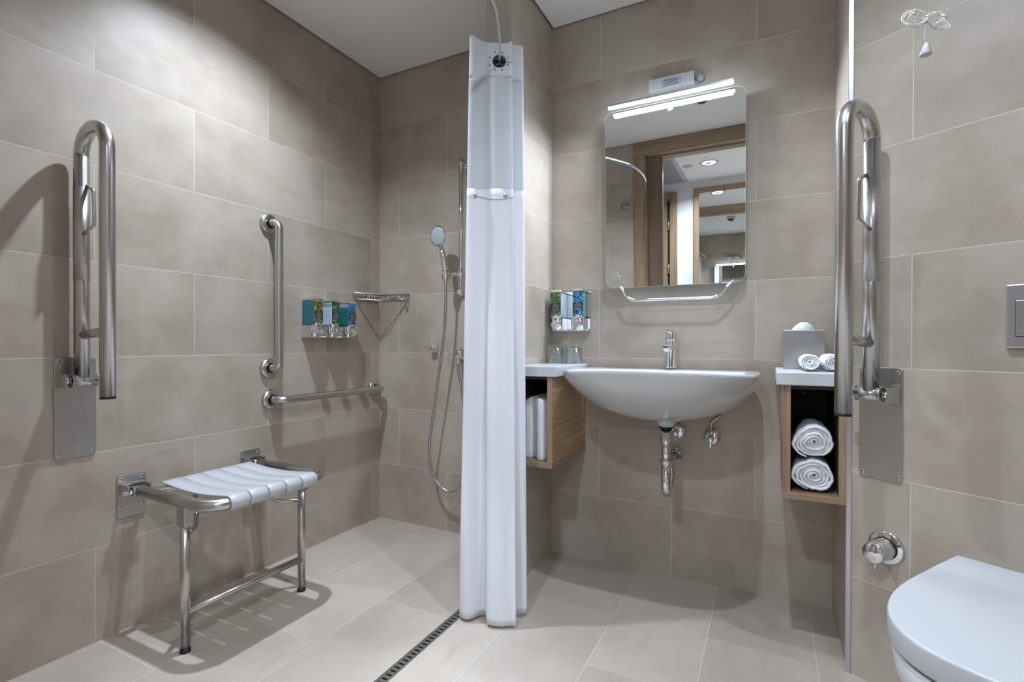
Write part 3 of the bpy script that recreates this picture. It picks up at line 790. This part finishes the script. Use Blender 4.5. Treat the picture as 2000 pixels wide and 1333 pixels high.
# ring with eight eyelets round the front hole
fr_ = None
rc = [p for p in spline([(x,y,0) for x,y in rp], 12)]
hole = min(rc, key=lambda p: abs((p-O_).dot(TT) - (D0+.002)))
hc = Vector((hole.x-1.05, hole.y+.58, hz))
def ring(c, R, r):
    return [c + RR*R*math.cos(2*PI*i/32) + Vector((0,0,1))*R*math.sin(2*PI*i/32) for i in range(32)]
MB().tube(ring(hc+TT*.001, .0236, 0), .0012, 10, closed=True).build('eyelet_ring', M_PLAS, cu)
m = MB()
for i in range(8):
    a = 2*PI*(i+.5)/8; q = on_front(((hc+Vector((1.05,-.58,0)))-O_).dot(RR) + .0325*math.cos(a), hz + .0325*math.sin(a))
    m.tube([q-TT*.001, q+TT*.0022], .0023, 10)
m.build('eyelet_rivets', mat('dark_rivet', (.05,.055,.08), .4), cu)
M_RINGSHADE = mat('ring_hole_shade', (.035,.04,.05), .35)  # fold rings coloured near-black to put shade inside the hole
for dd in (-.010, -.022, -.034, -.046, -.060, -.075, -.09):
    cc = min(rc, key=lambda p: abs((p-O_).dot(TT) - (D0+dd)))
    MB().tube(ring(Vector((cc.x-1.05, cc.y+.58, hz)), .0205, 0), .0030, 8, closed=True).build('eyelet_ring', M_RINGSHADE, cu)
# slit from the ring to the edge, seam of the sheer panel, snap buttons
m = MB(); m.tube([on_front(s, hz-.004)+TT*.0012 for s in (.024,.034,.045,.055)], .0012, 6); m.build('slit_edge', M_GREYP, cu)
pts = [on_front(s, ZS-.030, .0035) + Vector((0,0,-.006*math.cos(s*40))) for s in (-.098,-.08,-.06,-.04,-.02,0,.02,.04,.052)]
MB().tube(pts, .0022, 8).build('snap_seam', M_LINER, cu)
for s in (-.075, .026):
    q = on_front(s, ZS-.022, .006); MB().ball(q, .0075, n=8).build('snap_button', M_PLAS, cu)

# ------------------------------------------------------------------ basin mirror with its lamp
bm_ = empty('basin_mirror', 'rounded frameless mirror tilted above the basin', 'mirror', (1.5405, -.075, 1.531), 0)
bm_.rotation_euler = (.025, 0, 0)
hw, hh = .2635, .359
MB().prism(rrect(-hw,-hh,hw,hh,.034,8), .0005, .005, 'y').build('glass_edge', mat('glass_edge', (.62,.74,.70), .15), bm_)
MB().prism(rrect(-hw+.0012,-hh+.0012,hw-.0012,hh-.0012,.033,8), -.0006, .0005, 'y').build('mirror_face', M_MIRROR, bm_)
MB().prism(rrect(-hw+.05,-hh+.05,hw-.05,hh-.05,.01,3), .005, .030, 'y').build('back_frame', M_GREYP, bm_)
m = MB(); m.box((-.08,.028,-.22),(.08,.062,-.05),.003); m.box((-.08,.028,.05),(.08,.080,.22),.003); m.build('wall_mount', M_GREYP, bm_)
for x, z in ((-.004,.322),(-.206,-.303)):
    k = MB().lathe([(.0040,.003),(.0095,.003),(.0100,.0015),(.0100,0)], (x,-.0006,z), '-y', 24).build('fixing_cap', M_CHROME, bm_)
    MB().lathe([(0,.0022),(.0042,.0022)], (x,-.0006,z), '-y', 16).build('cap_centre', M_GREYP, k)
pts = fillet([(-.200,-.012,-.350),(-.168,-.014,-.413),(.172,-.014,-.413),(.222,-.012,-.350)], [.06,.06], 10)
MB().tube(pts, .0055, 14).build('tilt_handle', M_CHROME, bm_)

lb = empty('mirror_light', 'bright white lamp bar mounted over the top edge of the basin mirror', 'mirror light', (1.533, 0, 1.888))
MB().box((-.2330,-.130,.004),(.2330,-.112,.014),.002).build('bar_body', M_ALU, lb)
MB().box((-.2305,-.1285,-.002),(.2305,-.1135,.004),.001).build('light_strip', M_LED, lb)
m = MB(); m.tube([(-.02,-.030,.050),(-.02,-.121,.012)], .006, 10); m.tube([(.05,-.030,.050),(.05,-.121,.012)], .006, 10); m.build('support_arm', M_ALU, lb)
dv = MB().box((-.088,-.045,.072),(.086,0,.118),.002).build('driver_box', M_PLAS, lb)
m = MB()
for i in range(4): m.box((-.030, -.0456, .082+i*.006), (.030-.006*(i%2), -.0448, .0845+i*.006))
m.box((-.036,-.0454,.078),(-.0345,-.0448,.106)); m.box((.034,-.0454,.078),(.0355,-.0448,.106)); m.box((-.036,-.0454,.105),(.0355,-.0448,.1062)); m.box((-.036,-.0454,.078),(.0355,-.0448,.0792))
m.build('driver_label', M_NAVY, dv)
MB().lathe([(0,0),(.014,0),(.014,.026),(.009,.031),(0,.031)], (.106,0,.098), '-y', 20).build('cable_gland', M_GREYP, lb)
MB().tube([(.086,-.018,.090),(.106,-.018,.098)], .003, 8).build('cable', M_GREYP, lb)

# ------------------------------------------------------------------ basin
bs = empty('basin', 'white wall hung ceramic basin under the mirror', 'basin', (1.522, 0, 0))
AX, BY, PW = .334, .545, 4.0
def plan(sx, sy, cy, n=72, pw=PW):
    """half-superellipse, flat along the wall"""
    out = []
    for i in range(n):
        t = -PI*i/(n-1)              # from right (0) round the front (-pi/2) to left (-pi)
        c, s = math.cos(t), math.sin(t)
        x = AX*sx*math.copysign(abs(c)**(2/pw), c); y = -BY*sy*abs(s)**(2/pw)
        out.append((x, y+cy))
    return out
def rimz(x, y): return .862 - .016*(abs(x)/AX)**3 - .004*(1-abs(y)/BY)
rows = []
ou = [(1.0,1.0,0,0.0,4),(1.004,1.004,0,-.010,4),(.995,.992,0,-.026,3.8),(.968,.952,0,-.056,3.4),(.922,.895,0,-.087,3.0),(.852,.81,-.006,-.118,2.7),(.75,.70,-.020,-.145,2.5),(.605,.55,-.05,-.166,2.3),(.42,.37,-.10,-.180,2.2),(.20,.17,-.165,-.1865,2)]
for sx, sy, cy, dz, pw_ in ou:
    rows.append([(x, min(-.001, y), (rimz(x, y)*(1 if dz > -.03 else 0) + (.852 if dz <= -.03 else 0)) + dz) for x, y in plan(sx, sy, cy, 72, pw_)])
inn = [(.955,.965,-.006,0.0),(.93,.93,-.010,-.006)]
top = []
for sx, sy, cy, dz in inn: top.append([(x, min(-.006, y), rimz(x, y)+dz) for x, y in plan(sx, sy, cy)])
bowl = [(.87,.66,-.135,-.008),(.84,.62,-.140,-.030),(.74,.53,-.155,-.085),(.55,.38,-.185,-.120),(.25,.16,-.235,-.135),(.06,.04,-.262,-.137)]
for sx, sy, cy, dz in bowl: top.append([(x, y, rimz(x, y)*0 + .856 + dz) for x, y in plan(sx, sy, cy)])
m = MB(); allr = rows[::-1] + top
m.grid(allr, True, True, True, True)
bd = m.build('bowl', M_CER, bs)
md = bd.modifiers.new('sub', 'SUBSURF'); md.levels = 1; md.render_levels = 2
MB().lathe([(0,.020),(.037,.020),(.034,-.004),(.0275,-.022),(.0,-.022)], (.026,-.212,.664), 'z', 32).build('outlet_boss', M_CER, bs)
MB().lathe([(0,.001),(.019,.001),(.021,-.001)], (.0,-.268,.7215), 'z', 24).build('waste_plug', M_CHROME, bs)

tp = empty('basin_tap', 'chrome single lever mixer tap on the basin rim', 'tap', (1.541, -.072, .851))
MB().lathe([(.0,0),(.0225,0),(.0225,.003),(.0200,.006),(.0195,.100),(.0188,.104),(.0,.104)]).build('body', M_CHROME, tp)
MB().box((-.0130,-.112,.0700),(.0130,-.004,.0885),.005,3).build('spout', M_CHROME, tp)
MB().lathe([(0,-.006),(.0095,-.006),(.0105,.002),(0,.002)], (0,-.098,.070)).build('aerator', M_CHROME, tp)
MB().lathe([(0,.104),(.0185,.104),(.0195,.108),(.0195,.136),(.0175,.142),(0,.143)]).build('cap', M_CHROME, tp)
MB().prism([(-.009,.012),(.009,.012),(.008,-.03),(.006,-.085),(-.006,-.085),(-.008,-.03)], .138, .1455, 'z', .002).build('lever', M_CHROME, tp)

tr = empty('basin_trap', 'chrome tubular trap pipe under the basin', 'waste trap', (1.548, -.212, 0))
MB().lathe([(.0,.6415),(.0275,.6415),(.0280,.637),(.0,.6365)]).build('gasket', M_BLACK, tr)
MB().lathe([(0,.637),(.0205,.637),(.0205,.592),(.0225,.590),(.0225,.583),(.0165,.580),(0,.580)]).build('tailpiece', M_CHROME, tr)
MB().cyl((0,0,.585), (0,0,.50), .0158).build('inlet_pipe', M_CHROME, tr)
m = MB(); m.lathe([(.0158,.520),(.0225,.519),(.0225,.512),(.0205,.510),(.0205,.500),(.0158,.498)]); m.build('inlet_nut', M_CHROME, tr)
u = [(0,0,.505),(0,0,.430)] + [(0,.042-.042*math.cos(t),.430-.040*math.sin(t)) for t in [PI*i/14 for i in range(1,14)]] + [(0,.084,.430),(0,.084,.468)] 
u += [(0,.084+.026-.026*math.cos(t),.468+.026*math.sin(t)) for t in [PI/2*i/8 for i in range(1,9)]] + [(0,.210,.494)]
MB().tube(u, .0178, 22).build('bend', M_CHROME, tr)
m = MB(); m.lathe([(.0178,.452),(.0235,.451),(.0235,.444),(.0178,.442)], (0,.084,0)); m.build('bend_nut', M_CHROME, tr)
MB().lathe([(.018,.026),(.024,.022),(.032,.012),(.036,.004),(.036,0),(.018,0)], (.0,.211,.494), '-y', 32).build('wall_rose', M_CHROME, tr)
def angle_valve(label, x, z, tx):
    e = empty('angle_valve', label, 'valve', (x, 0, z))
    MB().lathe([(0,.016),(.016,.016),(.029,.011),(.0335,.003),(.0335,0),(0,0)], (0,0,0), '-y', 30).build('wall_rose', M_CHROME, e)
    m = MB(); m.cyl((0,-.010,0),(0,-.052,0), .010, n=18); m.lathe([(0,.066),(.011,.066),(.013,.060),(.013,.052),(0,.052)], (0,0,0), '-y', 18); m.cyl((0,-.036,.004),(0,-.036,.034), .0085, n=14); m.build('body', M_CHROME, e)
    MB().box((-.003,-.064,-.030),(.003,-.057,-.004),.001).build('lever', M_CHROME, e)
    MB().tube(spline([(0,-.036,.030),(.001,-.036,.055),(tx*.3,-.040,.070),(tx*.8,-.046,.084),(tx*1.1,-.052,.094)], 6), .0055, 12).build('supply_hose', M_WIRE, e)
angle_valve('chrome angle valve on the wall, right of the trap pipe', 1.6850, .580, .03)
angle_valve('chrome angle valve half hidden behind the trap pipe', 1.5560, .593, -.01)

# ------------------------------------------------------------------ open shelf boxes either side of the basin
ZB, ZT = .478, .8195
def shelf_box(label, x0, x1, yf, clabel):
    e = empty('shelf_box', label, 'cabinet', ((x0+x1)/2, 0, ZB))
    w = (x1-x0)/2; T_ = .020; H = ZT-ZB
    MB().box((-w,yf,T_),(-w+T_,-.001,H),.0008,1).build('side_panel', M_OAKY if True else M_OAKZ, e)
    MB().box((w-T_,yf,T_),(w,-.001,H),.0008,1).build('side_panel', M_OAKY, e)
    MB().box((-w,yf,0),(w,-.001,T_),.0008,1).build('bottom_panel', M_OAKX, e)
    for a_, b_ in ((-w, -w+T_), (w-T_, w)): MB().box((a_,yf-.0008,T_),(b_,yf+.0004,H)).build('edge_band', M_OAKZ, e)
    MB().box((-w,yf-.0008,0),(w,yf+.0004,T_)).build('edge_band', M_OAKX, e)
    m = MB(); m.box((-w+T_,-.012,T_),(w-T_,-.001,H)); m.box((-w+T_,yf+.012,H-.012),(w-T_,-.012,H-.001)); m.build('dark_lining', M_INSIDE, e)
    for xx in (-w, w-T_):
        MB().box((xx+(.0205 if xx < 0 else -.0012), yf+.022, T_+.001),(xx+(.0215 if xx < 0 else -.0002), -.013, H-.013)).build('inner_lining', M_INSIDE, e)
    return e
YSF = -.380
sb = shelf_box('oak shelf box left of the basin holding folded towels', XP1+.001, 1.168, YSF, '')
MB().lathe([(0,.0006),(.0045,.0006),(.0045,0)], (.0802,-.14,.245), 'x', 14).build('cap_hole', M_INSIDE, sb)
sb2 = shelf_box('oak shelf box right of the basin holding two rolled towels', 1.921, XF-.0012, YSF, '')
MB().lathe([(.0022,.001),(.0055,.001),(.0055,0)], (-.010,-.0125,.290), '-y', 14).build('fixing_cap', M_PLAS, sb2)
c1 = tag(MB().box((XP1+.001,YSF-.012,ZT+.0005),(1.187,-.001,.8585),.003).build('counter_slab', M_SOLID), 'white solid slab on the left shelf box, under the two glasses', 'worktop')
c2 = tag(MB().box((1.9025,YSF-.012,ZT+.0005),(XF-.0012,-.001,.8585),.003).build('counter_slab', M_SOLID), 'white solid slab on the right shelf box, under the tissue box', 'worktop')

# glasses (standing upside down)
def tumbler():
    m = MB(); m.lathe([(.0,.079),(.0325,.079),(.0340,.076),(.0345,.070),(.0330,.001),(.0322,0),(.0315,.001),(.0322,.066),(.0,.068)], n=40)
    return m.build('drinking_glass', M_GLASS)
g1 = tag(tumbler(), 'upturned clear glass on the left slab, nearer the shower curtain', 'glass'); g1.location = (1.070, -.105, .8592)
g2 = g1.copy(); COL.objects.link(g2); tag(g2, 'upturned clear glass on the left slab, nearer the basin', 'glass'); g2.location = (1.152, -.105, .8592)
for g in (g1, g2): g['group'] = 'tumblers on the left slab'

# tissue box
tb = empty('tissue_box', 'brushed steel cube tissue box with white tissue, behind the small rolled towels', 'tissue box', (1.986, -.155, .8590))
m = MB(); w = .0605
m.box((-w,-.0,0),(w,.121,.132),.0015)
m.build('box_cover', M_BOX, tb)
MB().prism(rrect(-.034,.035,.034,.086,.025), .1320, .1324, 'z').build('slot', M_INSIDE, tb)
rows = []
for i in range(8):
    f = i/7; r = [.030,.029,.026,.022,.018,.014,.010,.004][i]; row = []
    for j in range(24):
        t = 2*PI*j/24; k = 1+.16*math.sin(3*t+f*2)+.08*math.sin(7*t)
        row.append((r*k*1.0*math.cos(t)+.002*f, .060+r*k*.6*math.sin(t), .132+.028*math.sin(f*PI/2)))
    rows.append(row)
m = MB(); m.grid(rows, True, True, False, True); m.build('tissue', M_TISSUE, tb)

# ------------------------------------------------------------------ towels
def towel_roll(R, turns, length, sq=1.0, seed=0, wob=.04, end=-1.9):
    """a rolled towel: spiral of thick cloth with its end showing; axis along y, from y=0 to -length"""
    rnd = random.Random(seed); ph = [rnd.uniform(0, 6.28) for _ in range(4)]
    n = int(turns*30); pitch = R/(turns+.35); path = []
    for i in range(n+1):
        t = 2*PI*turns*i/n; r = pitch*.35 + pitch*t/(2*PI)
        k = 1 + wob*math.sin(2*t+ph[0])*(r/R) + wob*.7*math.sin(3*t+ph[1]) + .022*math.sin(7.3*t+ph[2]) + .016*math.sin(12.7*t+ph[3])
        t2 = t + end - 2*PI*turns; path.append((r*k*math.cos(t2), r*k*math.sin(t2)*sq))
    th = pitch*(.95 if R < .04 else .91)
    mx = max(abs(p[0]) for p in path) + th*.5; mz = max(abs(p[1]) for p in path) + th*.5
    path = [(p[0]*R/mx, p[1]*R*sq/mz) for p in path]
    prof = [(-.5,0),(-.42,-.55),(-.18,-.92),(0,-1),(.18,-.92),(.42,-.55),(.5,0)]   # rounded front lip
    rows = []
    for i, (x, z) in enumerate(path):
        a = path[max(0,i-1)]; b = path[min(n,i+1)]; tx, tz = b[0]-a[0], b[1]-a[1]; l = math.hypot(tx, tz) or 1; nx, nz = tz/l, -tx/l
        jit = .006*math.sin(i*.21+ph[2]) + .003*math.sin(i*.07+ph[3])
        taper = min(1, (n-i)/6+.25, i/4+.4)
        row = []
        for o_, d_ in prof: row.append((x+nx*th*o_*taper, -length + .0045 + d_*.0045*1.6 + jit, z+nz*th*o_*taper))
        row.append((x+nx*th*.5*taper, -.002, z+nz*th*.5*taper)); row.append((x-nx*th*.5*taper, -.002, z-nz*th*.5*taper))
        rows.append(row)
    m = MB(); m.grid(rows, True, True, True, True); return m
def towel(name, label, loc, rz, *a, group=None, ry=0.0, **k):
    o = towel_roll(*a, **k).build(name, M_TOWEL); tag(o, label, 'towel', group); o.location = loc; o.rotation_euler = (0, ry, rz); return o
towel('rolled_bath_towel', 'rolled white bath towel lying on the floor of the right shelf box', (2.003, -.06, .5490), 0, .0590, 5.3, .300, .84, 1, wob=.07, group='bath towels in the right shelf box')
towel('rolled_bath_towel', 'rolled white bath towel resting on top of another in the right shelf box', (2.003, -.06, .6500), 0, .0590, 5.3, .305, .87, 5, wob=.085, group='bath towels in the right shelf box', ry=0)
towel('rolled_face_towel', 'small rolled white towel on the right slab, in front of the tissue box', (1.996, -.170, .8870), 0, .0270, 4.2, .150, .96, 3, group='small towels on the right slab')
towel('rolled_face_towel', 'small rolled white towel on the right slab, partly hidden by the steel rail', (2.051, -.170, .8870), .06, .0270, 4.2, .140, .96, 8, group='small towels on the right slab')
# folded towels standing on edge in the left box
def folded(label, x0, x1, yf, H, lay, seed):
    rnd = random.Random(seed); rows = []
    e = None
    m = MB(); n = lay; w = (x1-x0)/n
    path = []
    for i in range(n):                       # zigzag: leaves run back, folds show at the front
        xa = x0 + w*(i+.5)
        if i % 2 == 0: path += [(xa, -.045), (xa, yf*.5), (xa, yf+.020)]
        else: path += [(xa, yf+.020), (xa, yf*.5), (xa, -.045)]
        if i < n-1:
            xm = xa + w*.5
            path += [(xm, yf+.006)] if i % 2 == 0 else [(xm, -.033)]
    sp = spline([(a,b,0) for a,b in path], 6)
    N_ = len(sp); th = w*.90
    zs = [0,.004,.012,H*.25,H*.5,H*.75,H-.016,H-.005,H]; ins = [.55,.85,1,1,1,1,1,.82,.5]
    def ringat(p, q, r, i):
        tx, ty = r.x-p.x, r.y-p.y; l = math.hypot(tx,ty) or 1; nx, ny = -ty/l, tx/l
        jz = .006*math.sin(i*.25+seed) - .004*abs(math.sin(i*.11+seed))
        out = []
        for z, k in zip(zs, ins):
            b = 1+.05*math.sin(z*40+i*.3+seed); out.append((q.x+nx*th*.5*k*b, q.y+ny*th*.5*k*b, z + (jz if z > .1 else 0)))
        for z, k in list(zip(zs, ins))[::-1]:
            b = 1+.05*math.sin(z*40+i*.3+seed+2); out.append((q.x-nx*th*.5*k*b, q.y-ny*th*.5*k*b, z + (jz if z > .1 else 0)))
        return out
    rows = [ringat(sp[max(0,i-1)], sp[i], sp[min(N_-1,i+1)], i) for i in range(N_)]
    m.grid(rows, True, True, True, True)
    o = m.build('folded_towel', M_TOWEL); tag(o, label, 'towel', 'folded towels in the left shelf box'); o.location = (0, 0, ZB+.0205); return o
folded('folded white towel standing in the left shelf box, nearer the curtain', 1.033, 1.0860, -.335, .236, 3, 1)
folded('folded white towel standing in the left shelf box, nearer the basin', 1.0880, 1.1440, -.350, .232, 3, 4)

# ------------------------------------------------------------------ toilet
to = empty('toilet', 'white toilet with closed lid against the angled wall', 'toilet', tuple(TE*2.432 + NE*EO), RZE)
def dshape(w, d0, d1, k=1.0, n=40):
    """straight back and sides, rounded front; y negative away from the wall"""
    pts = [(w, -d0), ]
    ds = d0 + (d1-d0)*.42
    pts += [(w*1.02, -(d0+(ds-d0)*.5))]
    for i in range(n+1):
        t = PI*i/n; c, s = math.cos(t), math.sin(t)
        pts.append((w*1.03*math.copysign(abs(c)**.82, c), -(ds + (d1-ds)*abs(s)**.82)))
    pts += [(-w*1.02, -(d0+(ds-d0)*.5)), (-w, -d0)]
    return pts
MB().prism(dshape(.184,.078,.598), .4055, .4515, 'z', .006, 3, True).build('lid', M_PLAS, to)
MB().prism(dshape(.172,.085,.582), .3985, .4050, 'z', .001, 1, True).build('seat', M_GREYP, to)  # inset and coloured grey to paint the shaded gap under the lid
rows = []
for z, w, d1, d0 in ((.3985,.180,.592,.0),(.393,.184,.598,.0),(.36,.183,.594,.0),(.31,.172,.560,.0),(.25,.152,.505,.0),(.18,.132,.44,.0),(.10,.122,.40,.0),(.02,.122,.395,.0),(0,.124,.398,.0)):
    rows.append([(x, min(y, -.001), z) for x, y in dshape(w, .001, d1)])
m = MB(); m.grid(rows, True, True, True, True); m.build('pan', M_CER, to)
for sx in (-1, 1): MB().cyl((sx*.06,-.058,.400), (sx*.06,-.058,.440), .012, n=16).build('lid_hinge', M_CHROME, to)

fp = empty('flush_plate', 'square satin grey flush plate on the angled wall above the toilet', 'flush plate', tuple(TE*2.435 + NE*EO + Vector((0,0,.935))), RZE)
MB().prism(rrect(-.123,0,.123,.145,.004), -.012, 0, 'y', .003).build('plate', M_ALU, fp)
for xa, xb in ((-.105,.020),(.022,.105)):
    k = MB().box((xa-.0015,-.0124,.0255),(xb+.0015,-.0118,.1095)).build('button_gap', M_BLACK, fp)
    MB().box((xa,-.0145,.027),(xb,-.0119,.108),.001).build('flush_button', M_ALU, fp)

sv = empty('bidet_valve', 'round chrome thermostat valve on the angled wall below the steel rail plate', 'valve', tuple(TE*2.074 + NE*EO + Vector((0,0,.391))), RZE)
MB().lathe([(0,.007),(.040,.007),(.044,.004),(.045,0),(0,0)], (0,0,0), '-y', 44).build('rose', M_CHROME, sv)
MB().lathe([(.030,.006),(.030,.015),(0,.015)], (0,0,0), '-y', 32).build('shadow_ring', M_BLACK, sv)
MB().lathe([(0,.078),(.024,.078),(.0265,.074),(.0285,.018),(.0285,.015),(0,.015)], (0,0,0), '-y', 36).build('knob', M_CHROME, sv)
MB().tube([(0,-.062,-.022),(0,-.062,-.044)], .0035, 10).build('stop_pin', M_CHROME, sv)
MB().lathe([(0,.0085),(.0035,.0085),(.0035,.006)], (.033,0,.016), '-y', 10).build('set_screw', M_NAVY, sv)

# ------------------------------------------------------------------ emergency pull cord
pcx = (2.159, -.833); ZC = 1.5205
pc = empty('pull_cord', 'cream pull cord tied in a bundle with white cone weight by the angled wall', 'pull cord', (pcx[0], pcx[1], ZC))
KC = .89
pc.scale = (KC, KC, KC)
MB().cyl((0,0,.10), (0,0,(CM-ZC)/KC), .0013, n=8).build('cord', M_CORD, pc)
rnd = random.Random(4); m = MB()
rv = Vector((.8907,.4547,0))
for side in (-1, 1):
    for i in range(7):
        a = .020 + .0030*i + rnd.uniform(-.002,.002); h = .006 + .0022*i; tilt = -.28 if side > 0 else .05
        pts = []
        for k in range(15):
            t = 2*PI*k/14; u_ = side*a*(1-math.cos(t))/2*2*.72; v_ = h*math.sin(t) + u_*side*tilt*.6
            q = rv*u_ + Vector((0,0,.082+v_)) + Vector((.4547,-.8907,0))*(rnd.uniform(-.004,.004) + .003*math.sin(t*2+i))
            pts.append(q)
        m.tube(spline(pts, 3), .0012, 6)
for i in range(4):
    m.torus((0,0,.076+i*.0035), .0042, .0014, 'z', 14, 6)
m.tube(spline([rv*.002+Vector((0,0,.08)), rv*.03+Vector((0,0,.098)), rv*.036+Vector((0,0,.088)), rv*.012+Vector((0,0,.076))], 5), .0012, 6)
m.build('tied_loops', M_CORD, pc)
MB().tube(spline([(0,0,.078),(-.002,-.001,.05),(0,0,.026)], 6), .0012, 6).build('cord_tail', M_CORD, pc)
MB().lathe([(0,.0285),(.0045,.028),(.0060,.024),(.0115,.003),(.0112,.0008),(.008,0),(0,.001)], n=24).build('weight', M_PLAS, pc)

# ------------------------------------------------------------------ lights
def spot(name, loc, power, size=130, blend=.10, rad=.035, col=LAMP):
    l = bpy.data.lights.new(name, 'SPOT'); l.energy = power; l.spot_size = math.radians(size); l.spot_blend = blend; l.shadow_soft_size = rad; l.color = col
    o = bpy.data.objects.new(name, l); COL.objects.link(o); o.location = loc; return o
DLS = [('in the shower ceiling over the seat', (.44,-.95,CS)), ('in the ceiling in front of the basin', (1.80,-1.08,CM)), ('in the ceiling over the toilet corner', (2.36,-1.36,CM))]
PW_ = [118, 54, 19]
for (w_, p), e_ in zip(DLS, PW_):
    downlight('ceiling_downlight', 'round recessed downlight ' + w_, p)
    sz_, bl_ = (142, 1.0) if p[0] < 1 else ((144, 1.0) if p[0] < 2 else (140, 1.0))
    spot('lamp', (p[0], p[1], p[2]-.012), e_, sz_ if p[0] > 1 else 131, bl_, .022)
for p_ in ((1.425, -2.61), (2.35, -2.55)):
    l = bpy.data.lights.new('corridor_lamp', 'AREA'); l.shape = 'DISK'; l.size = .098; l.energy = 27; l.color = LAMP; l.spread = math.radians(150)
    q_ = bpy.data.objects.new('corridor_lamp', l); COL.objects.link(q_); q_.location = (p_[0], p_[1], 2.3395)
downlight('ceiling_downlight', 'round recessed downlight in the corridor ceiling, right of the doorway', (2.35, -2.55, 2.343), .052)
# the lamp bar's own light
al = bpy.data.lights.new('bar_lamp', 'AREA'); al.shape = 'RECTANGLE'; al.size = .45; al.size_y = .012; al.energy = 10; al.color = LAMP
o = bpy.data.objects.new('bar_lamp', al); COL.objects.link(o); o.location = (1.533, -.121, 1.879)

w = bpy.data.worlds.new('World'); SC.world = w; w.use_nodes = True
w.node_tree.nodes['Background'].inputs[0].default_value = (.6,.65,.7,1); w.node_tree.nodes['Background'].inputs[1].default_value = .0

# ------------------------------------------------------------------ camera
yaw, pitch, roll, F_, CY_ = -.472, -.00582, .00204, 985.05, 678.01
fw = Vector((math.sin(yaw)*math.cos(pitch), math.cos(yaw)*math.cos(pitch), math.sin(pitch)))
r = Vector((math.cos(yaw), -math.sin(yaw), 0)); u_ = r.cross(fw)
r2 = r*math.cos(roll) + u_*math.sin(roll); u2 = -r*math.sin(roll) + u_*math.cos(roll)
cam = bpy.data.cameras.new('Camera'); co = bpy.data.objects.new('Camera', cam); COL.objects.link(co)
mw = Matrix(((r2.x,u2.x,-fw.x,1.88334),(r2.y,u2.y,-fw.y,-2.10997),(r2.z,u2.z,-fw.z,.94192),(0,0,0,1)))
co.matrix_world = mw
cam.sensor_width = 36; cam.sensor_fit = 'HORIZONTAL'; cam.lens = F_/2000*36; cam.shift_y = (CY_-666.5)/2000; cam.clip_start = .02
SC.camera = co
SC.view_settings.view_transform = 'Standard'; SC.view_settings.look = 'None'; SC.view_settings.gamma = 1; SC.view_settings.use_curve_mapping = False
SC.view_settings.exposure = 0.47
